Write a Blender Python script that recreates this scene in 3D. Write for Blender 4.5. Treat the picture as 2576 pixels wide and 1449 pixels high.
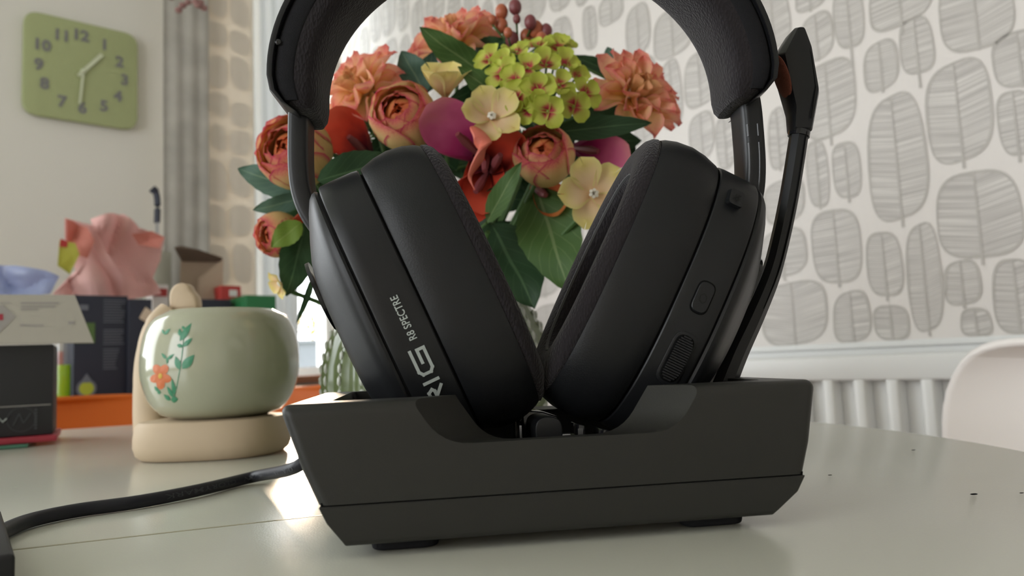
import bpy, bmesh, math, random
from math import sin, cos, pi, radians, sqrt, atan2
from mathutils import Vector, Matrix, noise

random.seed(7)
SC = bpy.context.scene
COL = SC.collection
for o in list(bpy.data.objects):
    bpy.data.objects.remove(o)

# ------------------------------------------------------------------ camera
FPX, PW, PH = 1900.0, 2576.0, 1449.0
PITCH, ROLL = radians(5.5), radians(2.5)
CAM = Vector((0, 0, 0.815))
fw = Vector((0, cos(PITCH), sin(PITCH)))
u0 = Vector((0, -sin(PITCH), cos(PITCH)))
r0 = Vector((1, 0, 0))
rt = cos(ROLL) * r0 - sin(ROLL) * u0
up = sin(ROLL) * r0 + cos(ROLL) * u0
cd = bpy.data.cameras.new('camera')
cam = bpy.data.objects.new('camera', cd)
COL.objects.link(cam)
cam.matrix_world = Matrix(((rt.x, up.x, -fw.x, CAM.x), (rt.y, up.y, -fw.y, CAM.y), (rt.z, up.z, -fw.z, CAM.z), (0, 0, 0, 1)))
cd.sensor_width = 36
cd.lens = FPX / PW * 36
cd.clip_start = 0.01
cd.clip_end = 200
cd.dof.use_dof = True
cd.dof.focus_distance = 0.33
cd.dof.aperture_fstop = 12.0
SC.camera = cam

SC.view_settings.view_transform = 'Standard'
SC.view_settings.look = 'None'
SC.view_settings.gamma = 1
SC.view_settings.use_curve_mapping = False
SC.view_settings.exposure = 0.03

# ------------------------------------------------------------------ world, sun, window daylight
W = bpy.data.worlds.new('world')
SC.world = W
W.use_nodes = True
bg = W.node_tree.nodes['Background']
bg.inputs[0].default_value = (0.93, 0.97, 1.0, 1)
bg.inputs[1].default_value = 6.5

# room frame: C0 = far right corner, EW runs left along the window wall, ER runs towards the camera along the right wall
_d = Vector((-0.66, 0.75, 0)).normalized()
ER = -_d
EW = Vector((ER.y, -ER.x, 0))
RWP = Vector((0.61, 1.0, 0.8))


def ray(x, y):
    return fw + (x - PW / 2) / FPX * rt + (PH / 2 - y) / FPX * up


def hit(x, y, P, n):
    d = ray(x, y)
    return CAM + d * ((P - CAM).dot(n) / d.dot(n))


def hz(x, y, z):
    return hit(x, y, Vector((0, 0, z)), Vector((0, 0, 1)))


def at(x, y, Y):
    return hit(x, y, Vector((0, Y, 0)), Vector((0, 1, 0)))


_c = hit(860, 500, RWP, EW)
C0 = Vector((_c.x, _c.y, 0))
ROOM_A, ROOM_B, ROOM_H = 3.4, 3.9, 2.45


def rp(a, b, z):
    return C0 + EW * a + ER * b + Vector((0, 0, z))


def win_a(x, y=500, b=0.0):
    return (hit(x, y, C0 + ER * b, ER) - C0).dot(EW)


def wall_b(x, y=600, a=0.0):
    return (hit(x, y, C0 + EW * a, EW) - C0).dot(ER)


WIN_A0, WIN_A1, WIN_Z0, WIN_Z1 = 0.02, win_a(535), 0.80, 2.15
LW_B0, LW_B1, LW_Z0, LW_Z1 = 1.0, 2.4, 0.7, 2.2     # window in the left wall
SW_A0, SW_A1 = 1.30, 2.9                             # further window in the back wall, left of the view

sun_d = bpy.data.lights.new('sun', 'SUN')
sun_d.energy = 4.5
sun_d.angle = radians(4)
sun_d.color = (1.0, 0.78, 0.56)
sun = bpy.data.objects.new('sun', sun_d)
COL.objects.link(sun)
_to = Vector((-0.247, 1.0, 0.135)).normalized()
sun.rotation_euler = _to.to_track_quat('Z', 'Y').to_euler()
sun.location = _to * 8


def portal(name, c, w, h, normal):
    l = bpy.data.lights.new(name, 'AREA')
    l.shape = 'RECTANGLE'
    l.size, l.size_y = w, h
    l.cycles.is_portal = True
    o = bpy.data.objects.new(name, l)
    COL.objects.link(o)
    o.location = c
    m = Matrix((EW if abs(normal.dot(EW)) < .5 else ER, Vector((0, 0, 1)), -normal)).transposed()
    o.rotation_euler = m.to_euler()
    return o


portal('window_daylight', rp((WIN_A0 + WIN_A1) / 2, -0.02, (WIN_Z0 + WIN_Z1) / 2), WIN_A1 - WIN_A0, WIN_Z1 - WIN_Z0, ER)
portal('left_window_daylight', rp(ROOM_A + .02, (LW_B0 + LW_B1) / 2, (LW_Z0 + LW_Z1) / 2), LW_B1 - LW_B0, LW_Z1 - LW_Z0, -EW)
portal('side_window_daylight', rp((SW_A0 + SW_A1) / 2, -0.02, (LW_Z0 + LW_Z1) / 2), SW_A1 - SW_A0, LW_Z1 - LW_Z0, ER)

# ------------------------------------------------------------------ materials
MATS = {}


def mat(name, col, rough=0.5, spec=0.5, bump=None, var=None, metal=0, trans=0, alpha=1, emis=None, coat=0, translucent=0, sheen=0):
    """bump=(scale, strength, kind)  var=(scale, amount)"""
    m = bpy.data.materials.new(name)
    m.use_nodes = True
    nt = m.node_tree
    n, l = nt.nodes, nt.links
    b = n['Principled BSDF']
    out = n['Material Output']
    b.inputs['Base Color'].default_value = (*col, 1)
    b.inputs['Roughness'].default_value = rough
    b.inputs['Specular IOR Level'].default_value = spec
    b.inputs['Metallic'].default_value = metal
    b.inputs['Transmission Weight'].default_value = trans
    b.inputs['Coat Weight'].default_value = coat
    b.inputs['Sheen Weight'].default_value = sheen
    tc = n.new('ShaderNodeTexCoord')
    if var:
        nz = n.new('ShaderNodeTexNoise')
        nz.inputs['Scale'].default_value = var[0]
        nz.inputs['Detail'].default_value = 4
        l.new(tc.outputs['Object'], nz.inputs['Vector'])
        mx = n.new('ShaderNodeMix')
        mx.data_type = 'RGBA'
        mx.inputs['A'].default_value = (*[c * (1 - var[1]) for c in col], 1)
        mx.inputs['B'].default_value = (*[min(1, c * (1 + var[1])) for c in col], 1)
        l.new(nz.outputs['Fac'], mx.inputs['Factor'])
        l.new(mx.outputs['Result'], b.inputs['Base Color'])
    if bump:
        kind = bump[2] if len(bump) > 2 else 'noise'
        if kind == 'noise':
            t = n.new('ShaderNodeTexNoise')
            t.inputs['Detail'].default_value = 3
            o = t.outputs['Fac']
        else:
            t = n.new('ShaderNodeTexVoronoi')
            o = t.outputs['Distance']
        t.inputs['Scale'].default_value = bump[0]
        if kind == 'knit':
            mp = n.new('ShaderNodeMapping')
            mp.inputs['Scale'].default_value = (1, 1, 0.5)
            mp.inputs['Rotation'].default_value = (0, 0.4, 0)
            l.new(tc.outputs['Object'], mp.inputs['Vector'])
            l.new(mp.outputs['Vector'], t.inputs['Vector'])
        else:
            l.new(tc.outputs['Object'], t.inputs['Vector'])
        bp = n.new('ShaderNodeBump')
        bp.inputs['Strength'].default_value = bump[1]
        bp.inputs['Distance'].default_value = 0.001
        l.new(o, bp.inputs['Height'])
        l.new(bp.outputs['Normal'], b.inputs['Normal'])
    if emis:
        b.inputs['Emission Color'].default_value = (*emis[0], 1)
        b.inputs['Emission Strength'].default_value = emis[1]
    if translucent:
        tr = n.new('ShaderNodeBsdfTranslucent')
        tr.inputs['Color'].default_value = (*col, 1)
        ms = n.new('ShaderNodeMixShader')
        ms.inputs[0].default_value = translucent
        l.new(b.outputs[0], ms.inputs[1])
        l.new(tr.outputs[0], ms.inputs[2])
        l.new(ms.outputs[0], out.inputs[0])
    MATS[name] = m
    return m


def petal_mat(name, stops, edge=None, estart=0.6, translucent=0.25, rough=0.6, streak=0.12):
    """colour runs from base to tip along UV v, with an edge tint along |u|"""
    m = bpy.data.materials.new(name)
    m.use_nodes = True
    n, l = m.node_tree.nodes, m.node_tree.links
    b = n['Principled BSDF']
    b.inputs['Roughness'].default_value = rough
    b.inputs['Specular IOR Level'].default_value = 0.25
    uv = n.new('ShaderNodeUVMap')
    sp = n.new('ShaderNodeSeparateXYZ')
    l.new(uv.outputs[0], sp.inputs[0])
    tc = n.new('ShaderNodeTexCoord')
    nz = n.new('ShaderNodeTexNoise')
    nz.inputs['Scale'].default_value = 60
    l.new(tc.outputs['Object'], nz.inputs['Vector'])
    ad = n.new('ShaderNodeMath')
    ad.operation = 'MULTIPLY_ADD'
    l.new(nz.outputs['Fac'], ad.inputs[0])
    ad.inputs[1].default_value = 0.5
    ad.inputs[2].default_value = -0.25
    a2 = n.new('ShaderNodeMath')
    l.new(sp.outputs[1], a2.inputs[0])
    l.new(ad.outputs[0], a2.inputs[1])
    rp_ = n.new('ShaderNodeValToRGB')
    cr = rp_.color_ramp
    while len(cr.elements) < len(stops):
        cr.elements.new(0.5)
    for e, (p, c) in zip(cr.elements, stops):
        e.position = p
        e.color = (*c, 1)
    l.new(a2.outputs[0], rp_.inputs[0])
    colo = rp_.outputs[0]
    if edge:
        s = n.new('ShaderNodeMath'); s.operation = 'SUBTRACT'; s.inputs[1].default_value = 0.5
        l.new(sp.outputs[0], s.inputs[0])
        ab = n.new('ShaderNodeMath'); ab.operation = 'ABSOLUTE'
        l.new(s.outputs[0], ab.inputs[0])
        mr = n.new('ShaderNodeMapRange')
        mr.inputs['From Min'].default_value = estart / 2
        mr.inputs['From Max'].default_value = 0.5
        l.new(ab.outputs[0], mr.inputs[0])
        mx = n.new('ShaderNodeMix'); mx.data_type = 'RGBA'
        l.new(mr.outputs[0], mx.inputs['Factor'])
        l.new(colo, mx.inputs['A'])
        mx.inputs['B'].default_value = (*edge, 1)
        colo = mx.outputs['Result']
    l.new(colo, b.inputs['Base Color'])
    # fine streaks along the petal
    mp = n.new('ShaderNodeMapping'); mp.inputs['Scale'].default_value = (22, 2, 1)
    l.new(uv.outputs[0], mp.inputs[0])
    n2 = n.new('ShaderNodeTexNoise'); n2.inputs['Scale'].default_value = 1.5
    l.new(mp.outputs[0], n2.inputs['Vector'])
    bp = n.new('ShaderNodeBump'); bp.inputs['Strength'].default_value = streak; bp.inputs['Distance'].default_value = 0.002
    l.new(n2.outputs['Fac'], bp.inputs['Height'])
    l.new(bp.outputs[0], b.inputs['Normal'])
    tr = n.new('ShaderNodeBsdfTranslucent')
    l.new(colo, tr.inputs[0])
    ms = n.new('ShaderNodeMixShader'); ms.inputs[0].default_value = translucent
    l.new(b.outputs[0], ms.inputs[1]); l.new(tr.outputs[0], ms.inputs[2])
    l.new(ms.outputs[0], n['Material Output'].inputs[0])
    MATS[name] = m
    return m


def hatch_mat(name, c1, c2, fx=7, fy=800):
    m = bpy.data.materials.new(name)
    m.use_nodes = True
    n, l = m.node_tree.nodes, m.node_tree.links
    b = n['Principled BSDF']
    b.inputs['Roughness'].default_value = 0.4
    uv = n.new('ShaderNodeUVMap')
    mp = n.new('ShaderNodeMapping'); mp.inputs['Scale'].default_value = (fx, fy, 1)
    l.new(uv.outputs[0], mp.inputs[0])
    nz = n.new('ShaderNodeTexNoise'); nz.inputs['Scale'].default_value = 1; nz.inputs['Detail'].default_value = 1.5
    l.new(mp.outputs[0], nz.inputs['Vector'])
    r = n.new('ShaderNodeValToRGB')
    r.color_ramp.elements[0].position = 0.42; r.color_ramp.elements[0].color = (*c1, 1)
    r.color_ramp.elements[1].position = 0.66; r.color_ramp.elements[1].color = (*c2, 1)
    l.new(nz.outputs['Fac'], r.inputs[0])
    l.new(r.outputs[0], b.inputs['Base Color'])
    MATS[name] = m
    return m


def leaf_mat(name, dark, light, vein):
    m = bpy.data.materials.new(name)
    m.use_nodes = True
    n, l = m.node_tree.nodes, m.node_tree.links
    b = n['Principled BSDF']
    b.inputs['Roughness'].default_value = 0.55
    b.inputs['Specular IOR Level'].default_value = 0.3
    uv = n.new('ShaderNodeUVMap')
    sp = n.new('ShaderNodeSeparateXYZ'); l.new(uv.outputs[0], sp.inputs[0])
    s = n.new('ShaderNodeMath'); s.operation = 'SUBTRACT'; s.inputs[1].default_value = 0.5
    l.new(sp.outputs[0], s.inputs[0])
    ab = n.new('ShaderNodeMath'); ab.operation = 'ABSOLUTE'; l.new(s.outputs[0], ab.inputs[0])
    # side veins: fract(v*9 - |u|*5)
    k = n.new('ShaderNodeMath'); k.operation = 'MULTIPLY'; k.inputs[1].default_value = 7; l.new(sp.outputs[1], k.inputs[0])
    k2 = n.new('ShaderNodeMath'); k2.operation = 'MULTIPLY_ADD'; k2.inputs[1].default_value = -5
    l.new(ab.outputs[0], k2.inputs[0]); l.new(k.outputs[0], k2.inputs[2])
    fr = n.new('ShaderNodeMath'); fr.operation = 'FRACT'; l.new(k2.outputs[0], fr.inputs[0])
    s1 = n.new('ShaderNodeMath'); s1.operation = 'LESS_THAN'; s1.inputs[1].default_value = 0.1; l.new(fr.outputs[0], s1.inputs[0])
    s2 = n.new('ShaderNodeMath'); s2.operation = 'LESS_THAN'; s2.inputs[1].default_value = 0.025; l.new(ab.outputs[0], s2.inputs[0])
    sm = n.new('ShaderNodeMath'); sm.operation = 'MULTIPLY_ADD'; sm.inputs[1].default_value = 0.35
    l.new(s1.outputs[0], sm.inputs[0]); l.new(s2.outputs[0], sm.inputs[2]); sm.use_clamp = True
    tc = n.new('ShaderNodeTexCoord')
    nz = n.new('ShaderNodeTexNoise'); nz.inputs['Scale'].default_value = 30; l.new(tc.outputs['Object'], nz.inputs['Vector'])
    mx = n.new('ShaderNodeMix'); mx.data_type = 'RGBA'
    mx.inputs['A'].default_value = (*dark, 1); mx.inputs['B'].default_value = (*light, 1)
    l.new(nz.outputs['Fac'], mx.inputs['Factor'])
    m2 = n.new('ShaderNodeMix'); m2.data_type = 'RGBA'
    l.new(sm.outputs[0], m2.inputs['Factor']); l.new(mx.outputs['Result'], m2.inputs['A']); m2.inputs['B'].default_value = (*vein, 1)
    l.new(m2.outputs['Result'], b.inputs['Base Color'])
    tr = n.new('ShaderNodeBsdfTranslucent'); l.new(m2.outputs['Result'], tr.inputs[0])
    ms = n.new('ShaderNodeMixShader'); ms.inputs[0].default_value = 0.15
    l.new(b.outputs[0], ms.inputs[1]); l.new(tr.outputs[0], ms.inputs[2]); l.new(ms.outputs[0], n['Material Output'].inputs[0])
    MATS[name] = m
    return m


def srgb(r, g, b):
    f = lambda c: (c / 255 / 12.92) if c / 255 <= 0.04045 else ((c / 255 + 0.055) / 1.055) ** 2.4
    return (f(r), f(g), f(b))


M = MATS
mat('wall_paint', (0.74, 0.715, 0.665), 0.85, 0.2, bump=(300, 0.05))
mat('wallpaper_ground', (0.72, 0.675, 0.645), 0.4, 0.5, bump=(500, 0.06))
mat('ceiling_paint', (0.8, 0.8, 0.78), 0.9, 0.2)
mat('floor_board', (0.30, 0.22, 0.15), 0.5, 0.4, var=(3, 0.3))
hatch_mat('leaf_hatch', (0.42, 0.39, 0.37), (0.69, 0.655, 0.62))
mat('leaf_outline', (0.45, 0.42, 0.39), 0.4, var=(60, 0.12))
mat('white_gloss', (0.78, 0.78, 0.77), 0.35, 0.5)
mat('window_frame_white', (0.8, 0.8, 0.8), 0.4)
mat('sill_wood', (0.33, 0.12, 0.05), 0.45)
mat('table_top', (0.61, 0.61, 0.53), 0.20, 0.5, bump=(1100, 0.07), var=(6, 0.04))
mat('seam_tan', (0.36, 0.33, 0.22), 0.5)
mat('table_under', (0.5, 0.5, 0.47), 0.5)
mat('matte_black', (0.009, 0.0096, 0.0108), 0.40, 0.34, bump=(2500, 0.05))
mat('dock_black', (0.023, 0.0225, 0.0195), 0.45, 0.36, bump=(2200, 0.08))
mat('leather_black', (0.009, 0.0096, 0.0108), 0.46, 0.33, bump=(1400, 0.06, 'voronoi'))
mat('knit_black', (0.020, 0.017, 0.019), 0.9, 0.15, bump=(1000, 0.5, 'knit'), sheen=0.15)
mat('stitch_grey', (0.07, 0.07, 0.07), 0.6, 0.3)
mat('cloth_black', (0.012, 0.012, 0.014), 0.85, 0.2, bump=(2200, 0.3))
mat('gap_black', (0.004, 0.004, 0.004), 0.8, 0.1)
mat('gloss_black', (0.012, 0.012, 0.014), 0.12, 0.5)
mat('rubber', (0.015, 0.015, 0.017), 0.8, 0.2)
mat('print_white', (0.42, 0.46, 0.44), 0.6, 0.3)
mat('print_grey', (0.055, 0.057, 0.062), 0.6, 0.3)
mat('icon_dark', (0.006, 0.006, 0.006), 0.6, 0.3)
mat('copper_foam', (0.16, 0.052, 0.034), 0.8, 0.2, bump=(1500, 0.4))
mat('cable_black', (0.018, 0.018, 0.024), 0.5, 0.35)
mat('steel', (0.5, 0.52, 0.56), 0.25, 0.5, metal=1)
mat('ceramic', (0.41, 0.415, 0.305), 0.12, 0.5, coat=0.3)
mat('stoneware', (0.55, 0.43, 0.30), 0.6, 0.3, var=(18, 0.12))
mat('mug_green', (0.05, 0.25, 0.13), 0.4)
mat('mug_orange', (0.62, 0.17, 0.06), 0.4)
mat('mug_yellow', (0.6, 0.40, 0.05), 0.4)
mat('clock_green', (0.38, 0.42, 0.21), 0.5)
mat('clock_grey', (0.20, 0.20, 0.20), 0.6)
mat('clock_hand', (0.62, 0.66, 0.48), 0.5)
mat('curtain_grey', (0.46, 0.44, 0.40), 0.9, 0.1, bump=(80, 0.4), var=(14, 0.35), translucent=0.05)
mat('curtain_cream', (0.78, 0.73, 0.66), 0.9, 0.1, bump=(200, 0.2), translucent=0.25)
mat('curtain_print', (0.77, 0.72, 0.65), 0.9, 0.1, translucent=0.25)
mat('sheer', (0.7, 0.72, 0.74), 0.9, 0.1, translucent=0.30)
mat('chair_white', (0.90, 0.85, 0.82), 0.45, 0.4)
mat('chair_orange', (0.62, 0.13, 0.012), 0.5, 0.4)
mat('chair_leg', (0.45, 0.30, 0.16), 0.5)
mat('sideboard_sage', (0.42, 0.43, 0.35), 0.6)
mat('box_black', (0.028, 0.028, 0.03), 0.55, 0.3)
mat('box_navy', (0.03, 0.033, 0.05), 0.5, 0.3)
mat('box_blue', (0.01, 0.06, 0.19), 0.5, 0.3)
mat('box_green', (0.10, 0.17, 0.055), 0.5, 0.3)
mat('lime', (0.42, 0.46, 0.05), 0.5, 0.3)
mat('card_white', (0.42, 0.395, 0.34), 0.7, 0.2)
mat('card_text', (0.33, 0.31, 0.29), 0.7, 0.2)
mat('navy_text', (0.16, 0.17, 0.2), 0.7, 0.2)
mat('cardboard', (0.52, 0.41, 0.31), 0.8, 0.2)
mat('cardboard_dark', (0.20, 0.15, 0.115), 0.8, 0.2)
mat('red_card', (0.45, 0.035, 0.03), 0.5)
mat('white_card', (0.75, 0.72, 0.70), 0.5)
mat('green_book', (0.015, 0.16, 0.05), 0.5)
mat('booklet_red', (0.35, 0.03, 0.05), 0.4)
mat('booklet_green', (0.06, 0.18, 0.12), 0.4)
mat('booklet_yellow', (0.40, 0.38, 0.04), 0.4)
mat('tissue_pink', (0.85, 0.56, 0.53), 0.7, 0.2, translucent=0.35)
mat('tissue_coral', (0.78, 0.33, 0.27), 0.7, 0.2, translucent=0.3)
mat('film_blue', (0.42, 0.48, 0.72), 0.25, 0.5, translucent=0.3)
mat('glass_clear', (1, 1, 1), 0.02, 0.5, trans=1)
mat('glass_green', (0.14, 0.18, 0.075), 0.18, 0.5, trans=0.25)
mat('bead_glass', (0.62, 0.64, 0.56), 0.08, 0.6, trans=0.3)
mat('neon_liquid', (0.55, 0.75, 0.03), 0.2, 0.5, translucent=0.5)
mat('stem_green', (0.06, 0.13, 0.03), 0.6)
mat('berry_orange', (0.42, 0.11, 0.05), 0.4)
mat('berry_plum', (0.19, 0.045, 0.05), 0.4)
mat('stamen', (0.75, 0.70, 0.60), 0.5)
mat('dried_pink', (0.30, 0.16, 0.15), 0.8)
mat('hedge', (0.05, 0.07, 0.02), 0.6, var=(8, 0.5), translucent=0.3)
mat('hedge_gold', (0.40, 0.30, 0.11), 0.5, var=(8, 0.4), translucent=0.4)
mat('lawn', (0.20, 0.26, 0.08), 0.9, var=(3, 0.3))
mat('garden_wall', (0.13, 0.14, 0.16), 0.8)
Y_, CO, PK = (0.80, 0.42, 0.12), (0.80, 0.20, 0.10), (0.72, 0.11, 0.13)
petal_mat('dahlia_petal', [(0.0, (0.70, 0.38, 0.08)), (0.40, (0.92, 0.66, 0.28)), (0.74, (0.92, 0.54, 0.34)), (1.0, (0.84, 0.20, 0.20))], edge=(0.90, 0.38, 0.32), estart=0.88, translucent=0.4)
petal_mat('dahlia_inner', [(0.0, (0.7, 0.42, 0.12)), (0.6, (0.80, 0.55, 0.25)), (1.0, (0.78, 0.34, 0.18))])
petal_mat('ranunculus_petal', [(0.0, (0.50, 0.42, 0.12)), (0.80, (0.78, 0.56, 0.26)), (0.94, (0.78, 0.28, 0.18)), (1.0, (0.56, 0.04, 0.13))], edge=(0.58, 0.04, 0.14), estart=0.84, translucent=0.4)
petal_mat('ranunculus_heart', [(0.0, (0.75, 0.48, 0.14)), (0.75, (0.85, 0.42, 0.13)), (1.0, (0.72, 0.16, 0.08))], edge=(0.72, 0.18, 0.10), estart=0.85, translucent=0.4)
petal_mat('orange_petal', [(0.0, (0.50, 0.10, 0.04)), (0.6, (0.70, 0.17, 0.05)), (1.0, (0.75, 0.28, 0.08))])
petal_mat('calla_red', [(0.0, (0.02, 0.006, 0.015)), (0.25, (0.14, 0.012, 0.015)), (0.5, (0.55, 0.05, 0.025)), (1.0, (0.66, 0.11, 0.06))], rough=0.45)
petal_mat('calla_magenta', [(0.0, (0.12, 0.01, 0.04)), (0.35, (0.38, 0.03, 0.13)), (0.7, (0.62, 0.13, 0.28)), (1.0, (0.66, 0.24, 0.26))], rough=0.45)
petal_mat('cream_petal', [(0.0, (0.80, 0.50, 0.26)), (0.45, (0.82, 0.60, 0.36)), (1.0, (0.80, 0.68, 0.22))], edge=(0.76, 0.68, 0.28), estart=0.6)
petal_mat('hydrangea_petal', [(0.0, (0.42, 0.02, 0.05)), (0.28, (0.46, 0.05, 0.07)), (0.45, (0.52, 0.52, 0.10)), (1.0, (0.48, 0.55, 0.07))], edge=(0.52, 0.60, 0.10), estart=0.6)
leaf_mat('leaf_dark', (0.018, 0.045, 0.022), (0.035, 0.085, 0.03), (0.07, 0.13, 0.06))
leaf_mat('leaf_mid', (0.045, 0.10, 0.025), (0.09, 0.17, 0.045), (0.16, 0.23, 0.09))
leaf_mat('leaf_blue', (0.05, 0.11, 0.08), (0.08, 0.15, 0.11), (0.14, 0.22, 0.15))
leaf_mat('leaf_lime', (0.12, 0.20, 0.02), (0.17, 0.26, 0.04), (0.22, 0.30, 0.07))


# ------------------------------------------------------------------ helpers
def mesh_obj(name, verts, faces, m, parent=None, smooth=True, uvs=None, extra=None):
    me = bpy.data.meshes.new(name)
    me.from_pydata([tuple(v) for v in verts], [], faces)
    me.update()
    if smooth:
        me.polygons.foreach_set('use_smooth', [True] * len(me.polygons))
        try:
            me.set_sharp_from_angle(angle=radians(38))
        except Exception:
            pass
    if uvs:
        ul = me.uv_layers.new(name='UVMap')
        for p in me.polygons:
            for li in p.loop_indices:
                ul.data[li].uv = uvs[me.loops[li].vertex_index]
    o = bpy.data.objects.new(name, me)
    COL.objects.link(o)
    if m:
        me.materials.append(MATS[m] if isinstance(m, str) else m)
    if extra:
        for x in extra:
            me.materials.append(MATS[x])
    if parent:
        o.parent = parent
    return o


def bm_obj(name, bm, m, parent=None, smooth=True):
    me = bpy.data.meshes.new(name)
    bmesh.ops.recalc_face_normals(bm, faces=bm.faces)
    bm.to_mesh(me)
    bm.free()
    if smooth:
        me.polygons.foreach_set('use_smooth', [True] * len(me.polygons))
        try:
            me.set_sharp_from_angle(angle=radians(35))
        except Exception:
            pass
    me.materials.append(MATS[m])
    o = bpy.data.objects.new(name, me)
    COL.objects.link(o)
    if parent:
        o.parent = parent
    return o


def tag(o, label=None, cat=None, group=None, kind=None):
    if label: o['label'] = label
    if cat: o['category'] = cat
    if group: o['group'] = group
    if kind: o['kind'] = kind
    return o


def thing(name, loc=(0, 0, 0), label=None, cat=None, rotz=0, group=None, mw=None):
    o = bpy.data.objects.new(name, None)
    o.empty_display_size = 0.02
    COL.objects.link(o)
    if mw is not None:
        o.matrix_world = mw
    else:
        o.location = loc
        o.rotation_euler = (0, 0, rotz)
    bpy.context.view_layer.update()
    return tag(o, label, cat, group)


def wparent(o, p):
    """parent o (built in world space) to p without moving it"""
    o.parent = p
    o.matrix_parent_inverse = p.matrix_world.inverted()
    return o


def box_bm(bm, c, ax, ay, az, bev=0):
    vs = []
    for sx in (-1, 1):
        for sy in (-1, 1):
            for sz in (-1, 1):
                vs.append(bm.verts.new(c + ax * sx + ay * sy + az * sz))
    idx = [(0, 1, 3, 2), (4, 6, 7, 5), (0, 4, 5, 1), (2, 3, 7, 6), (0, 2, 6, 4), (1, 5, 7, 3)]
    fs = [bm.faces.new([vs[i] for i in f]) for f in idx]
    if bev:
        es = set(e for f in fs for e in f.edges)
        bmesh.ops.bevel(bm, geom=list(es), offset=bev, segments=3, affect='EDGES', profile=0.5)


X_, Yv, Z_ = Vector((1, 0, 0)), Vector((0, 1, 0)), Vector((0, 0, 1))


def box(name, c, half, m, parent=None, bev=0, axes=(X_, Yv, Z_), smooth=True):
    bm = bmesh.new()
    box_bm(bm, Vector(c), axes[0] * half[0], axes[1] * half[1], axes[2] * half[2], bev)
    return bm_obj(name, bm, m, parent, smooth)


RAX = (EW, ER, Z_)


def rbox(name, a0, a1, b0, b1, z0, z1, m, parent=None, bev=0):
    c = rp((a0 + a1) / 2, (b0 + b1) / 2, (z0 + z1) / 2)
    return box(name, c, (abs(a1 - a0) / 2, abs(b1 - b0) / 2, (z1 - z0) / 2), m, parent, bev, RAX)


def tube(name, pts, rad, m, parent=None, n=12, flat=None, cap=True, closed_up=None, sq=2.0):
    """tube along pts; rad float or list; flat=(kx,kz) scale of side / up radius"""
    vs, fs = [], []
    N = len(pts)
    pts = [Vector(p) for p in pts]
    pu = closed_up or Z_
    for i, p in enumerate(pts):
        t = (pts[min(i + 1, N - 1)] - pts[max(i - 1, 0)]).normalized()
        s = t.cross(pu)
        if s.length < 1e-4:
            s = t.cross(X_)
        s.normalize()
        w = s.cross(t).normalized()
        r = rad[i] if isinstance(rad, (list, tuple)) else rad
        kx, kz = flat or (1, 1)
        for k in range(n):
            cx_, cy_ = se(2 * pi * (k + .5) / n, sq)
            vs.append(p + s * (cx_ * r * kx) + w * (cy_ * r * kz))
    for i in range(N - 1):
        for k in range(n):
            fs.append((i * n + k, i * n + (k + 1) % n, (i + 1) * n + (k + 1) % n, (i + 1) * n + k))
    if cap:
        fs.append(tuple(reversed(range(n))))
        fs.append(tuple((N - 1) * n + k for k in range(n)))
    return mesh_obj(name, vs, fs, m, parent)


def smooth_path(pts, per=6):
    P = [Vector(p) for p in pts]
    out = []
    for i in range(len(P) - 1):
        a, b, c, d = P[max(i - 1, 0)], P[i], P[i + 1], P[min(i + 2, len(P) - 1)]
        for k in range(per):
            t = k / per
            out.append(0.5 * ((2 * b) + (c - a) * t + (2 * a - 5 * b + 4 * c - d) * t * t + (3 * b - a - 3 * c + d) * t ** 3))
    out.append(P[-1])
    return out


def lathe(name, prof, m, parent=None, n=48, c=(0, 0, 0), sx=1, sy=1, fn=None):
    vs, fs = [], []
    c = Vector(c)
    for r, z in prof:
        for k in range(n):
            a = 2 * pi * k / n
            rr = r * (fn(a, z) if fn else 1)
            vs.append(c + Vector((rr * cos(a) * sx, rr * sin(a) * sy, z)))
    for i in range(len(prof) - 1):
        for k in range(n):
            fs.append((i * n + k, i * n + (k + 1) % n, (i + 1) * n + (k + 1) % n, (i + 1) * n + k))
    return mesh_obj(name, vs, fs, m, parent)


def sphere(name, c, r, m, parent=None, sc=(1, 1, 1), seg=14):
    bm = bmesh.new()
    bmesh.ops.create_uvsphere(bm, u_segments=seg, v_segments=seg // 2 + 2, radius=r)
    for v in bm.verts:
        v.co = Vector((v.co.x * sc[0], v.co.y * sc[1], v.co.z * sc[2])) + Vector(c)
    return bm_obj(name, bm, m, parent)


def prism(name, poly, axu, axv, axn, org, h0, h1, m, parent=None, bev=0, seg=3):
    """poly of (u,v); extruded from h0 to h1 along axn"""
    bm = bmesh.new()
    lo = [bm.verts.new(org + axu * u + axv * v + axn * h0) for u, v in poly]
    hi = [bm.verts.new(org + axu * u + axv * v + axn * h1) for u, v in poly]
    n = len(poly)
    bm.faces.new(lo)
    bm.faces.new(list(reversed(hi)))
    for i in range(n):
        bm.faces.new((lo[i], hi[i], hi[(i + 1) % n], lo[(i + 1) % n]))
    bmesh.ops.recalc_face_normals(bm, faces=bm.faces)
    if bev:
        es = [e for e in bm.edges if len(e.link_faces) == 2 and e.calc_face_angle(0) > radians(20)]
        bmesh.ops.bevel(bm, geom=es, offset=bev, segments=seg, affect='EDGES', profile=0.5)
    return bm_obj(name, bm, m, parent)


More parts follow.
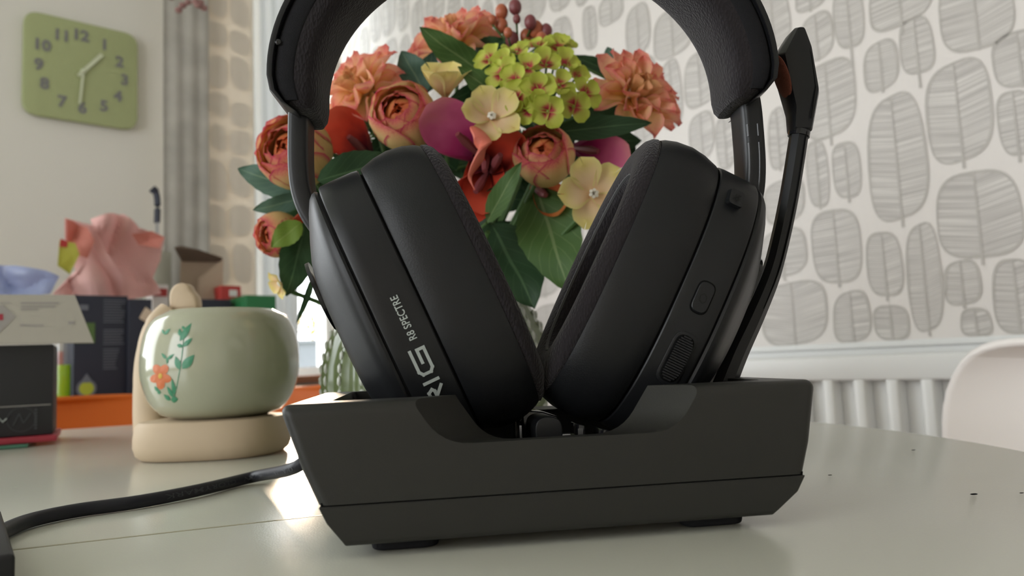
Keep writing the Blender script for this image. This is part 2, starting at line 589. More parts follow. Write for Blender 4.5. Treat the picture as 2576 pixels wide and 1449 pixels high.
def round_poly(pts, r, seg=5):
    """round the corners of a 2D polygon; r may be a list"""
    out = []
    n = len(pts)
    for i in range(n):
        p0, p1, p2 = Vector(pts[i - 1]), Vector(pts[i]), Vector(pts[(i + 1) % n])
        rr = r[i] if isinstance(r, (list, tuple)) else r
        if rr <= 0:
            out.append(tuple(p1)); continue
        a = p1 + (p0 - p1).normalized() * min(rr, (p0 - p1).length * .45)
        b = p1 + (p2 - p1).normalized() * min(rr, (p2 - p1).length * .45)
        for k in range(seg + 1):
            t = k / seg
            q = a * (1 - t) ** 2 + p1 * 2 * t * (1 - t) + b * t * t
            out.append((q.x, q.y))
    return out


def boolean(o, cutters):
    for c in cutters:
        md = o.modifiers.new('b', 'BOOLEAN')
        md.operation = 'DIFFERENCE'
        md.solver = 'EXACT'
        md.object = c
    bpy.context.view_layer.update()
    me = bpy.data.meshes.new_from_object(o.evaluated_get(bpy.context.evaluated_depsgraph_get()))
    o.modifiers.clear()
    old = o.data
    o.data = me
    me.polygons.foreach_set('use_smooth', [True] * len(me.polygons))
    try:
        me.set_sharp_from_angle(angle=radians(30))
    except Exception:
        pass
    for c in cutters:
        bpy.data.objects.remove(c)
    bpy.data.meshes.remove(old)


def text_geo(s, size=1.0, bold=0.0, sx=1.0, spacing=1.0):
    cu = bpy.data.curves.new('t', 'FONT')
    cu.body = s
    cu.size = size
    cu.offset = bold
    cu.space_character = spacing
    cu.resolution_u = 3
    o = bpy.data.objects.new('t', cu)
    COL.objects.link(o)
    bpy.context.view_layer.update()
    me = bpy.data.meshes.new_from_object(o.evaluated_get(bpy.context.evaluated_depsgraph_get()))
    vs = [(v.co.x * sx, v.co.y) for v in me.vertices]
    fs = [tuple(p.vertices) for p in me.polygons]
    bpy.data.objects.remove(o)
    bpy.data.curves.remove(cu)
    bpy.data.meshes.remove(me)
    return vs, fs


def se(a, n):
    """unit superellipse point"""
    c, s = cos(a), sin(a)
    return (math.copysign(abs(c) ** (2 / n), c), math.copysign(abs(s) ** (2 / n), s))


def copy_tree(o, parent=None):
    c = o.copy()
    COL.objects.link(c)
    c.parent = parent
    if parent is not None:
        c.matrix_parent_inverse = o.matrix_parent_inverse
    for ch in list(o.children):
        copy_tree(ch, c)
    return c


# ------------------------------------------------------------------ setting
def struct(o):
    o['kind'] = 'structure'
    return o


A, B, H = ROOM_A, ROOM_B, ROOM_H
T = 0.12
struct(rbox('floor', -T, A + T, -T, B + T, -0.05, 0, 'floor_board'))
struct(rbox('ceiling', -T, A + T, -T, B + T, H, H + 0.05, 'ceiling_paint'))
wr = struct(rbox('wall_right', -T, 0, -T, B + T, 0, H, 'wallpaper_ground'))
struct(rbox('wall_front', -T, A + T, B, B + T, 0, H, 'wall_paint'))


def wall_with_hole(name, b0, b1, a0, a1, z0, z1, m, L=None, side=False):
    bm = bmesh.new()
    L = L or A
    for (x0, x1, y0, y1) in ((0, a0, 0, H), (a1, L, 0, H), (a0, a1, 0, z0), (a0, a1, z1, H)):
        if x1 - x0 > 0.001:
            if side:
                c = rp((b0 + b1) / 2, (x0 + x1) / 2, (y0 + y1) / 2)
                box_bm(bm, c, EW * abs(b1 - b0) / 2, ER * (x1 - x0) / 2, Z_ * (y1 - y0) / 2)
            else:
                c = rp((x0 + x1) / 2, (b0 + b1) / 2, (y0 + y1) / 2)
                box_bm(bm, c, EW * (x1 - x0) / 2, ER * abs(b1 - b0) / 2, Z_ * (y1 - y0) / 2)
    return struct(bm_obj(name, bm, m, smooth=False))


bm = bmesh.new()
for (x0, x1, y0, y1) in ((0, WIN_A0, 0, H), (WIN_A0, WIN_A1, 0, WIN_Z0), (WIN_A0, WIN_A1, WIN_Z1, H), (WIN_A1, SW_A0, 0, H), (SW_A0, SW_A1, 0, LW_Z0), (SW_A0, SW_A1, LW_Z1, H), (SW_A1, A, 0, H)):
    box_bm(bm, rp((x0 + x1) / 2, -T / 2, (y0 + y1) / 2), EW * (x1 - x0) / 2, ER * T / 2, Z_ * (y1 - y0) / 2)
struct(bm_obj('wall_back', bm, 'wall_paint', smooth=False))
wall_with_hole('wall_left', A, A + T, LW_B0, LW_B1, LW_Z0, LW_Z1, 'wall_paint', B, True)


def window(name, a0, a1, z0, z1, bb, side=False):
    rp = (lambda a, b, z: C0 + EW * b + ER * a + Z_ * z) if side else globals()['rp']
    EU, EV = (ER, EW) if side else (EW, ER)
    w = thing(name, rp((a0 + a1) / 2, bb, z0))
    w['kind'] = 'structure'
    t = 0.022
    bm = bmesh.new()
    for (x0, x1, y0, y1) in ((a0, a0 + t, z0, z1), (a1 - t, a1, z0, z1), (a0, a1, z0, z0 + t), (a0, a1, z1 - t, z1)):
        box_bm(bm, rp((x0 + x1) / 2, bb, (y0 + y1) / 2), EU * (x1 - x0) / 2, EV * .03, Z_ * (y1 - y0) / 2)
    wparent(bm_obj('window_frame', bm, 'window_frame_white', smooth=False), w)
    wparent(box('pane', rp((a0 + a1) / 2, bb, (z0 + z1) / 2), ((a1 - a0) / 2 - t, .003, (z1 - z0) / 2 - t), 'glass_clear', axes=(EU, EV, Z_)), w)
    return w


w1 = window('window_1', WIN_A0, WIN_A1, WIN_Z0, WIN_Z1, -0.07)
wparent(rbox('window_sill', 0.003, WIN_A1 + .03, -0.04, 0.05, WIN_Z0 - .022, WIN_Z0 - 0.001, 'sill_wood', bev=.004), w1)
window('window_3', SW_A0, SW_A1, LW_Z0, LW_Z1, -.07)
window('window_2', LW_B0, LW_B1, LW_Z0, LW_Z1, A + .06, True)
# architectural glass: let daylight straight through
g = MATS['glass_clear'].node_tree
for nd in list(g.nodes):
    if nd.type == 'BSDF_PRINCIPLED':
        g.nodes.remove(nd)
tp = g.nodes.new('ShaderNodeBsdfTransparent')
gl = g.nodes.new('ShaderNodeBsdfGlossy'); gl.inputs['Roughness'].default_value = 0.02
mx = g.nodes.new('ShaderNodeMixShader'); mx.inputs[0].default_value = 0.05
g.links.new(tp.outputs[0], mx.inputs[1]); g.links.new(gl.outputs[0], mx.inputs[2])
g.links.new(mx.outputs[0], g.nodes['Material Output'].inputs[0])

# dado rail under the wallpaper
bm = bmesh.new()
for (z0, z1, d) in ((0.812, 0.820, 0.014), (0.805, 0.812, 0.009), (0.796, 0.805, 0.013)):
    box_bm(bm, rp(d / 2, B / 2, (z0 + z1) / 2), EW * d / 2, ER * (B / 2 - .002), Z_ * (z1 - z0) / 2)
struct(bm_obj('trim_1', bm, 'white_gloss', smooth=False))

# --- printed leaves of the wallpaper -------------------------------------
class Print:
    def __init__(s, org, ax, nrm):
        s.o, s.ax, s.n = org, ax, nrm
        s.F = ([], [], []); s.L = ([], [])

    def leaf(s, cx, cz, hw, hh, stem, rnd, lw=0.0024, n=3.2):
        """cx along ax, cz height"""
        P = lambda x, z, d: s.o + s.ax * x + Z_ * z + s.n * d
        N = 36
        k1, k2 = rnd.uniform(-.10, .10), rnd.uniform(-.08, .12)
        def pt(a, sc):
            x, z = se(a, n)
            x2 = x * (1 - k2 * z * .9) + k1 * 0.1 * z
            return cx + x2 * hw * sc + 0, cz + (z + 0.10 * x * (1 if k1 > -.05 else -.3)) * hh * sc / 1.0
        V, Fc, UV = s.F
        sl = [rnd.uniform(-.22, .10), rnd.uniform(-.02, .36)]
        for side in (0, 1):
            base = len(V)
            angs = [(-pi / 2 + pi * i / (N // 2)) if side == 1 else (pi / 2 + pi * i / (N // 2)) for i in range(N // 2 + 1)]
            V.append(P(cx, cz, .0004)); UV.append((0, 0))
            off = rnd.uniform(0, 50)
            UV[-1] = (off, off)
            for a in angs:
                x, z = pt(a, 1)
                if a == angs[0] or a == angs[-1]:
                    x = cx
                V.append(P(x, z, .0004))
                dx, dz = x - cx, z - cz
                t = sl[side]
                UV.append((off + dx * cos(t) + dz * sin(t), off - dx * sin(t) + dz * cos(t)))
            for i in range(len(angs) - 1):
                Fc.append((base, base + 1 + i, base + 2 + i))
        V, Fc = s.L
        base = len(V)
        for i in range(N):
            a = 2 * pi * i / N
            x, z = pt(a, 1)
            x3, z3 = x - cx, z - cz
            r = sqrt(x3 * x3 + z3 * z3)
            w = lw * (1 + .35 * sin(a * 2 + k1 * 30))
            f0, f1 = (r - w * .5) / r, (r + w) / r
            V.append(P(cx + x3 * f0, cz + z3 * f0, .0008)); V.append(P(cx + x3 * f1, cz + z3 * f1, .0008))
        for i in range(N):
            j = (i + 1) % N
            Fc.append((base + 2 * i, base + 2 * i + 1, base + 2 * j + 1, base + 2 * j))
        base = len(V)
        zt, zb = cz + hh * .97, cz - hh - stem
        w = lw * .62
        for z, ww in ((zt, w * .6), (cz, w), (zb, w * 1.2)):
            V.append(P(cx - ww, z, .0010)); V.append(P(cx + ww, z, .0010))
        Fc.append((base, base + 1, base + 3, base + 2)); Fc.append((base + 2, base + 3, base + 5, base + 4))

    def done(s, parent, fm, lm):
        o = mesh_obj('leaf_print', s.F[0], s.F[1], fm, smooth=False, uvs=s.F[2])
        wparent(o, parent)
        o2 = mesh_obj('leaf_outline', s.L[0], s.L[1], lm, smooth=False)
        wparent(o2, parent)


LEAVES = [  # x0, y0, x1, y1, stem end
    (2183, -70, 2348, 65, 92), (2359, -75, 2555, 125, 132), (2261, 40, 2351, 186, 228), (2172, 102, 2261, 228, 238),
    (2095, -30, 2176, 121, 178), (2013, 33, 2098, 152, 158), (2000, -40, 2075, 26, 34), (2012, 155, 2157, 345, 372),
    (2182, 236, 2333, 553, 578), (2328, 152, 2499, 407, 430), (2494, 76, 2640, 217, 225), (2508, 227, 2605, 392, 415),
    (2354, 429, 2575, 648, 672), (2093, 357, 2168, 498, 515), (2028, 354, 2087, 521, 531), (2041, 527, 2169, 712, 727),
    (2179, 583, 2272, 745, 762), (2281, 561, 2371, 833, 850), (2374, 654, 2468, 768, 780), (2418, 779, 2500, 900, 905),
    (2500, 654, 2625, 905, 910), (1916, 712, 2084, 905, 910), (2098, 735, 2193, 905, 910), (2200, 771, 2291, 905, 910),
    (1922, 451, 2025, 562, 572), (1912, 575, 2030, 697, 710), (1932, 270, 1984, 425, 435), (1898, -20, 1990, 125, 135),
    (1574, 10, 1636, 140, 142), (1643, 20, 1740, 143, 146), (1580, 146, 1652, 262, 268), (1661, 149, 1717, 323, 326),
    (1720, 130, 1800, 267, 270), (1733, 283, 1798, 400, 404), (1800, 290, 1850, 425, 430), (1506, -15, 1568, 60, 62),
    (1465, 15, 1503, 125, 127), (1845, 150, 1925, 262, 265), (1806, 10, 1888, 140, 144), (1756, -60, 1800, 122, 125)]
pr = Print(C0, ER, EW)
rnd = random.Random(11)
occ = []
ZT = 0.822
for (x0, y0, x1, y1, ys) in LEAVES:
    xm, ym = (x0 + x1) / 2, (y0 + y1) / 2
    b0, b1 = wall_b(x0, ym), wall_b(x1, ym)
    zt, zb, zs = (hit(xm, y, C0, EW).z for y in (y0, y1, ys))
    cx, hw = (b0 + b1) / 2, (b1 - b0) / 2 - .002
    cz, hh = (zt + zb) / 2, (zt - zb) / 2 - .002
    occ.append((b0, b1, min(zb, zs), zt))
    if zb < ZT:      # print cut off by the rail
        zb2 = ZT + .0005
        cz, hh = (zt + zb2) / 2, (zt - zb2) / 2
        pr.leaf(cx, cz, hw, hh, 0, rnd)
    else:
        pr.leaf(cx, cz, hw, hh, max(0, zb - zs), rnd)
b = 0.02
while b < B - .2:
    w = rnd.uniform(.055, .10)
    z = ZT + rnd.uniform(0, .05)
    while z < 2.3:
        h = rnd.uniform(.07, .17)
        if not any(b < o[1] + .004 and b + w > o[0] - .004 and z < o[3] + .004 and z + h > o[2] - .006 for o in occ):
            pr.leaf(b + w / 2, z + h / 2, w / 2 - .005, h / 2 - .006, .006, rnd)
            z += h + .01
        else:
            z += .012
    b += w + .003
pr.done(wr, 'leaf_hatch', 'leaf_outline')

# --- outside the window ---------------------------------------------------
struct(rbox('ground_outside', -9, 6, -16, -0.2, -0.55, -0.5, 'lawn'))


def leaf_cloud(name, n, cf, size, m, parent=None, seed=1):
    r = random.Random(seed)
    vs, fs = [], []
    for i in range(n):
        c = cf(r)
        d = Vector((r.gauss(0, 1), r.gauss(0, 1), r.gauss(0, 1))).normalized()
        e = d.orthogonal().normalized() * size * r.uniform(.5, 1.2)
        f = d.cross(e) * .6
        k = len(vs)
        vs += [c - e, c + f, c + e, c - f]
        fs.append((k, k + 1, k + 2, k + 3))
    return mesh_obj(name, vs, fs, m, parent, smooth=False)


hd = thing('garden_hedge', rp(-3.2, -6.5, -.5), 'bushy green and gold garden hedge seen through the bright window', 'hedge')
bm = bmesh.new()
rr = random.Random(5)
for i in range(9):
    r_ = rr.uniform(.45, .7)
    c = rp(-5.4 + i * .55, -6.6 + rr.uniform(-.2, .2), -.05 + .45 + rr.uniform(-.1, .12))
    mtx = Matrix.Translation(c) @ Matrix.Diagonal((r_, r_, r_ * 1.15, 1))
    bmesh.ops.create_icosphere(bm, subdivisions=2, radius=1, matrix=mtx)
for v in bm.verts:
    v.co += Vector((rr.uniform(-.05, .05), rr.uniform(-.05, .05), rr.uniform(-.05, .05)))
wparent(bm_obj('foliage_core', bm, 'hedge'), hd)
lc = leaf_cloud('leaf', 2600, lambda r: rp(r.uniform(-6.0, -.6), -6.0 + r.uniform(-.25, .2), r.uniform(-.5, 1.50)), .06, 'hedge_gold', seed=3)
lc['kind'] = 'stuff'
wparent(lc, hd)
pw_ = thing('garden_wall', rp(-2.1, -4.2, -.5), 'low pale grey garden wall outside the window, above the orange chair', 'garden wall')
wparent(rbox('wall_block', -4.5, 0.3, -4.3, -4.15, -.5, 1.05, 'garden_wall'), pw_)
wparent(rbox('coping', -4.55, 0.35, -4.33, -4.12, 1.05, 1.075, 'garden_wall'), pw_)

# --- curtains --------------------------------------------------------------
def curtain(name, a0, a1, b0, z0, z1, m, amp, waves, label, nx=60):
    t = thing(name, rp((a0 + a1) / 2, b0, z1), label, 'curtain')
    vs, fs, uvs = [], [], []
    nz = 24
    for j in range(nz + 1):
        for i in range(nx + 1):
            u, v = i / nx, j / nz
            bb = b0 + amp * sin(u * waves * 2 * pi + .5 * sin(v * 3)) * (1 - .3 * v) + .003 * sin(v * 9 + u * 5)
            vs.append(rp(a0 + (a1 - a0) * u, bb, z0 + (z1 - z0) * v)); uvs.append((u, v))
    for j in range(nz):
        for i in range(nx):
            k = j * (nx + 1) + i
            fs.append((k, k + 1, k + nx + 2, k + nx + 1))
    o = mesh_obj('cloth', vs, fs, m, uvs=uvs)
    md = o.modifiers.new('s', 'SOLIDIFY'); md.thickness = .0015
    wparent(o, t)
    return t


ag0, ag1 = win_a(525, 400, .08), win_a(410, 400, .08)
curtain('curtain', ag0, ag1, .08, .35, 2.3, 'curtain_grey', .003, 3, 'mottled grey curtain hanging beside the green clock')
ap0 = win_a(640, 400, .05)
pb = curtain('curtain', ap0, ag0 - .004, .05, .75, 2.3, 'curtain_cream', .002, 1, 'cream blind with printed leaf shapes beside the grey curtain')
pr2 = Print(C0 + ER * .056, EW, ER)
z = .95
rnd = random.Random(3)
while z < 2.2:
    h = rnd.uniform(.07, .12)
    a = ap0 + .012
    while a < ag0 - .05:
        w = rnd.uniform(.045, .065)
        pr2.leaf(a + w / 2, z + h / 2 + rnd.uniform(-.01, .01), w / 2 - .004, h / 2 - .006, .004, rnd)
        a += w + .004
    z += h + .012
pr2.done(pb, 'curtain_print', 'curtain_print')
curtain('curtain', win_a(742, 400, .03), ap0 - .003, .03, .83, 2.3, 'sheer', .006, 4, 'bright sheer white curtain at the window left of the flowers')
tube_p = [rp(.01, .085, 2.32), rp(ag1 + .1, .085, 2.32)]
tag(tube('curtain_rail', tube_p, .009, 'steel'), 'steel curtain rail above the window', 'curtain rail')
bpy.data.objects['curtain_rail'].data.name = 'curtain_rail'

# dried flowers hanging over the grey curtain
dg = thing('dried_flower_garland', at(500, 10, 1.75), 'dusky pink dried flowers hanging over the top of the grey curtain', 'dried flowers')
for i in range(22):
    x, y = rr.uniform(430, 525), rr.uniform(-70, 28)
    if rr.random() < .25: x = rr.uniform(560, 625); y = rr.uniform(-60, 2)
    c = at(x, y, 1.72 + rr.uniform(-.02, .02))
    wparent(sphere('dried_bloom', c, .008 * rr.uniform(.7, 1.2), 'dried_pink', sc=(1, 1, .8), seg=8), dg)
wparent(tube('garland_stem', smooth_path([at(425, -60, 1.74), at(500, -20, 1.74), at(640, -60, 1.74)]), .003, 'stem_green', n=6), dg)

# --- clock ------------------------------------------------------------------
ccx = win_a(204, 187)
ccz = hit(204, 187, C0, ER).z
cw = abs(win_a(348, 210) - win_a(62, 160)) / 2
ch = (hit(62, 40, C0, ER).z - hit(62, 300, C0, ER).z) / 2 * 1.0
ck = thing('wall_clock', rp(ccx, .0, ccz), 'square pale green wall clock with rounded corners and grey numerals', 'clock')
sq = round_poly([(-cw, -ch), (cw, -ch), (cw, ch), (-cw, ch)], cw * .28, 6)
oC = rp(ccx, 0, ccz)
CU = -EW   # to the right in view
wparent(prism('clock_face', sq, CU, Z_, ER, oC, .004, .02, 'clock_green', bev=.003), ck)
for k in range(12):
    a = pi / 2 - 2 * pi * (k + 1) / 12
    vs, fs = text_geo(str(k + 1), ch * .30, bold=.0015)
    xm = sum(v[0] for v in vs) / len(vs); ym = sum(v[1] for v in vs) / len(vs)
    R = ch * .74
    kx = R * cos(a); kz = R * sin(a)
    o = mesh_obj('numeral', [oC + CU * (kx + x - xm) + Z_ * (kz + y - ym) + ER * .0215 for x, y in vs], fs, 'clock_grey', smooth=False)
    wparent(o, ck)
for ang, L, w in ((52, .52, .035), (-95, .66, .02), (232, .14, .03)):
    a = radians(ang)
    d = CU * cos(a) + Z_ * sin(a)
    n_ = CU * -sin(a) + Z_ * cos(a)
    bm = bmesh.new()
    box_bm(bm, oC + d * ch * L / 2 + ER * .025, d * ch * L / 2, n_ * ch * w, ER * .001)
    wparent(bm_obj('clock_hand', bm, 'clock_hand', smooth=False), ck)
wparent(sphere('hub', oC + ER * .025, ch * .05, 'clock_hand', seg=10), ck)

# --- radiator ----------------------------------------------------------------
rb0, rb1 = wall_b(1480, 900, .10), wall_b(2576, 900, .10) + .25
rd = thing('radiator', rp(.06, (rb0 + rb1) / 2, .12), 'white panel radiator with vertical ribs below the leaf wallpaper', 'radiator')
wparent(rbox('back_plate', .03, .082, rb0, rb1, .14, .800, 'white_gloss'), rd)
wparent(rbox('top_band', .082, .10, rb0, rb1, .768, .802, 'white_gloss', bev=.004), rd)
wparent(rbox('bottom_band', .082, .10, rb0, rb1, .13, .17, 'white_gloss', bev=.004), rd)
q = [wall_b(x, 1000, .10) for x in (2083, 2162, 2245, 2334)]
step = (q[3] - q[0]) / 3
b = q[0]
while b - step > rb0 + .02: b -= step
first = None
while b < rb1 - .01:
    poly = [(-step * .30, 0), (-step * .17, .0165), (step * .17, .0165), (step * .30, 0)]
    if first is None:
        first = prism('rib', poly, ER, EW, Z_, rp(.083, b, 0), .168, .770, 'white_gloss', bev=.003, seg=2)
        wparent(first, rd); fb = b
    else:
        c = first.copy(); COL.objects.link(c); c.parent = rd; c.matrix_parent_inverse = first.matrix_parent_inverse
        c.location = ER * (b - fb)
    b += step
wparent(tube('feed_pipe', [rp(.06, rb0 - .02, .18), rp(.06, rb0 - .02, 0)], .008, 'steel'), rd)

# ------------------------------------------------------------------ table
TZ = 0.75
TC, TR = Vector((-0.315, 0.48, 0)), 0.612
tb = thing('dining_table', (TC.x, TC.y, 0), 'round pale sage table with a seam across its glossy top', 'table')
tt = lathe('tabletop', [(.001, -.022), (TR - .006, -.022), (TR - .002, -.019), (TR, -.014), (TR, -.006), (TR - .0015, -.002), (TR - .005, 0), (.001, 0)], 'table_top', c=TC + Z_ * TZ, n=160)
wparent(tt, tb)
s1, s2 = Vector((-0.20067, 0.30190, TZ)), Vector((-0.10822, 0.33784, TZ))
sd = (s2 - s1).normalized()
sn = Vector((-sd.y, sd.x, 0))
mc_, hl_ = (s1 - sd * .33 + s2 + sd * .03) / 2, (s2 - s1 + sd * .36).length / 2
wparent(box('seam', mc_, (hl_, .0009, .00012), 'seam_tan', axes=(sd, sn, Z_), smooth=False), tb)
wparent(lathe('pedestal', [(.001, .03), (.28, .03), (.28, .045), (.08, .07), (.045, .15), (.04, .6), (.06, .70), (.2, .727), (.001, .727)], 'table_under', c=TC), tb)
wparent(lathe('foot_plate', [(.001, 0.001), (.285, 0.001), (.285, .028), (.001, .028)], 'table_under', c=TC), tb)
# crumbs and nicks on the top
for x, y, s in ((2298, 1132, .0012), (2450, 1243, .0015), (2088, 1195, .0010), (2570, 1240, .0009)):
    c = hz(x, y, TZ + .0006)
    tag(sphere('crumb', c, s * .55, 'gap_black', sc=(2.2, .5, .4), seg=6),
        {2298: 'tiny dark speck on the table nearest the white chair', 2450: 'short dark sliver lying on the table at far right', 2088: 'tiny dark speck on the table just right of the dock', 2570: 'tiny dark speck at the right edge of view on the table'}[x], 'crumb')


# ------------------------------------------------------------------ tub chairs
def tub_chair(loc, ang, m, label, topz=.812, W=.235, rc=2.6, rt_=.62):
    t = thing('tub_chair', (loc[0], loc[1], 0), label, 'chair', rotz=ang)
    prof = [(.215, .435), (.19, .452), (.10, .445), (0, .43), (-.10, .432), (-.165, .47), (-.195, .55), (-.212, .64), (-.225, .73), (-.235, topz - .01), (-.238, topz)]
    vs, fs = [], []
    nu = 20
    k = topz - .45
    for i, (y, z) in enumerate(prof):
        t_ = i / (len(prof) - 1)
        w = W * (.88 + .12 * sin(min(1, t_ * 1.6) * pi / 2))
        if t_ > .75: w *= sqrt(max(.02, 1 - ((t_ - .75) / .27) ** rc)) if i < len(prof) - 1 else rt_
        for j in range(nu + 1):
            x = -1 + 2 * j / nu
            e = abs(x) ** 2.6
            seat = max(0, 1 - t_ * 1.9)
            back = max(0, min(1, (t_ - .35) * 2.2))
            vs.append((x * w, y + back * e * .085, z + e * (.055 * seat + .05 * (1 - abs(2 * t_ - 1)))))
    for i in range(len(prof) - 1):
        for j in range(nu):
            q = i * (nu + 1) + j
            fs.append((q, q + 1, q + nu + 2, q + nu + 1))
    o = mesh_obj('seat_shell', vs, fs, m, t)
    for p in o.data.polygons: pass
    md = o.modifiers.new('sub', 'SUBSURF'); md.levels = md.render_levels = 2
    md = o.modifiers.new('s', 'SOLIDIFY'); md.thickness = .008; md.offset = 0
    for sx in (-1, 1):
        for sy in (-1, 1):
            tube('leg', [(sx * .11, sy * .10 - .01, .425), (sx * .21, sy * .20 - .01, .0)], [.012, .009], 'chair_leg', t, n=10)
    tube('brace', [(-.13, -.12, .36), (.13, .12, .36)], .005, 'steel', t, n=8)
    tube('brace', [(.13, -.12, .36), (-.13, .12, .36)], .005, 'steel', t, n=8)
    return t


tub_chair((0.60 - .20, 0.63), 0, 'chair_white', 'white moulded tub chair between the table and the radiator', .812, .235, 1.9, .45)
tc_ = bpy.data.objects['tub_chair']
# seat front points to the table centre; local +y is the chair front
dirc = (Vector((-0.315, 0.50)) - Vector((.50, .60))).normalized()
tc_.rotation_euler.z = atan2(dirc.y, dirc.x) - pi / 2
tc_.location = Vector((.585, .62, 0)) - Vector((dirc.x, dirc.y, 0)) * -.238
oc = tub_chair((0, 0), 0, 'chair_orange', 'orange moulded tub chair behind the far edge of the table', .785, .285, 5.0, .86)
d2 = (Vector((-0.35, .5)) - Vector((-.50, 1.27))).normalized()
oc.rotation_euler.z = atan2(d2.y, d2.x) - pi / 2
oc.location = Vector((-.520, 1.36, 0)) + Vector((d2.x, d2.y, 0)) * .238

# ------------------------------------------------------------------ sideboard and the clutter on it
SB_Z = .772
sb_a0, sb_a1 = win_a(655, 800, .42), 2.2
sbd = thing('sideboard', rp((sb_a0 + sb_a1) / 2, .25, 0), 'long pale sage sideboard standing below the clock and window', 'sideboard')
wparent(rbox('carcass', sb_a0, sb_a1, .12, .46, .08, SB_Z - .022, 'sideboard_sage', bev=.003), sbd)
wparent(rbox('top_board', sb_a0 - .01, sb_a1 + .01, .11, .475, SB_Z - .021, SB_Z, 'sideboard_sage', bev=.003), sbd)
nd_ = 4
for i in range(nd_):
    x0 = sb_a0 + .01 + (sb_a1 - sb_a0 - .02) * i / nd_; x1 = sb_a0 + .01 + (sb_a1 - sb_a0 - .02) * (i + 1) / nd_
    d_ = wparent(rbox('cupboard_door', x0 + .004, x1 - .004, .461, .475, .10, SB_Z - .035, 'sideboard_sage', bev=.002), sbd)
    k_ = sphere('knob', rp(x0 + .04, .487, .5), .012, 'steel', seg=10)
    wparent(k_, d_)
for i in (0, 1):
    for j in (0, 1):
        aa, bb = (sb_a0 + .06, sb_a1 - .06)[i], (.17, .42)[j]
        wparent(rbox('foot', aa - .02, aa + .02, bb - .02, bb + .02, 0, .081, 'chair_leg'), sbd)


def abz(x, y, bdist):
    """point at distance bdist from the window wall along the pixel ray -> (a, z)"""
    p = hit(x, y, C0 + ER * bdist, ER)
    return (p - C0).dot(EW), p.z


def sbox(name, x0, x1, ytop, bd, depth, m, label, cat, group=None, bev=.001, ybot=None, zb=SB_Z + .0005):
    a1, zt = abz(x0, ytop, bd)
    a0, _ = abz(x1, ytop, bd)
    t = thing(name, rp((a0 + a1) / 2, bd - depth / 2, zb), label, cat, group=group)
    wparent(rbox('carton', a0, a1, bd - depth, bd, zb, zt, m, bev=bev), t)
    return t, a0, a1, zt


# navy box with green panel and rows of small print
t, a0, a1, zt = sbox('product_box', 186, 322, 742, .44, .09, 'box_navy', 'tall dark navy box with green panel and lines of small print', 'box')
fb_ = .4405
wd, ht = a1 - a0, zt - SB_Z
wparent(rbox('label_panel', a1 - wd * .38, a1 - .001, fb_, fb_ + .0006, SB_Z + ht * .55, SB_Z + ht * .74, 'box_green'), t)
rn = random.Random(2)
for row in range(26):
    zz = zt - .008 - row * ht * .026
    if row in (9, 10, 17): continue
    L = wd * rn.uniform(.32, .42) * (.7 if row > 17 else 1)
    x = a0 + wd * .04
    wparent(rbox('print_line', x + (wd * .42 - L), x + wd * .42, fb_, fb_ + .0005, zz - .0016, zz, 'navy_text'), t)
wparent(rbox('print_line', a1 - wd * .26, a1 - wd * .10, fb_, fb_ + .0005, zt - ht * .14, zt - ht * .09, 'navy_text'), t)
wparent(rbox('print_line', a1 - wd * .20, a1 - wd * .06, fb_, fb_ + .0005, zt - ht * .36, zt - ht * .25, 'navy_text'), t)
oc_ = rp(a1 - wd * .24, fb_ + .0008, SB_Z + ht * .13)
dp = [(cos(a) * .016, sin(a) * .016) for a in [radians(60 - 300 * i / 20 - 0) for i in range(21)]]
dp = [(.017 * cos(a), .017 * sin(a)) for a in [radians(120 + 300 * i / 20) for i in range(21)]] + [(0, .028)]
wparent(prism('drop_ring', dp, CU, Z_, ER, oc_, 0, .0005, 'navy_text'), t)
wparent(prism('drop_badge', [(x * .72, z_ * .72) for x, z_ in dp[:-1]], CU, Z_, ER, oc_, .0006, .0011, 'lime'), t)
t, a0, a1, zt = sbox('product_box', 324, 382, 752, .45, .09, 'box_navy', 'dark box with blue lower band behind the round ceramic pot', 'box')
wparent(rbox('blue_band', a0 + .001, a1 - .001, .4005, .4012, SB_Z + .01, SB_Z + (zt - SB_Z) * .55, 'box_blue'), t)
t, a0, a1, zt = sbox('product_box', 496, 582, 752, .36, .08, 'box_navy', 'dark low box showing just above the ceramic pot rim', 'box')
t, a0, a1, zt = sbox('product_box', 584, 618, 748, .24, .06, 'card_white', 'small grey carton between the dark box and the green book', 'box')
t, a0, a1, zt = sbox('book', 620, 694, 742, .42, .12, 'green_book', 'dark green book or box right of the ceramic pot rim', 'book')
t, a0, a1, zt = sbox('red_packet', 556, 606, 718, .28, .05, 'red_card', 'red and white packet right of the open cardboard box', 'packet')
wparent(rbox('white_label', a0 + (a1 - a0) * .2, a0 + (a1 - a0) * .6, .2805, .2812, zt - .025, zt - .010, 'white_card'), t)
t, a0, a1, zt = sbox('red_packet', 384, 424, 715, .30, .05, 'white_card', 'white packet with red label right of the pink tissue paper', 'packet')
wparent(rbox('red_label', a0 + .003, a1 - .003, .3005, .3012, zt - .026, zt - .009, 'red_card'), t)
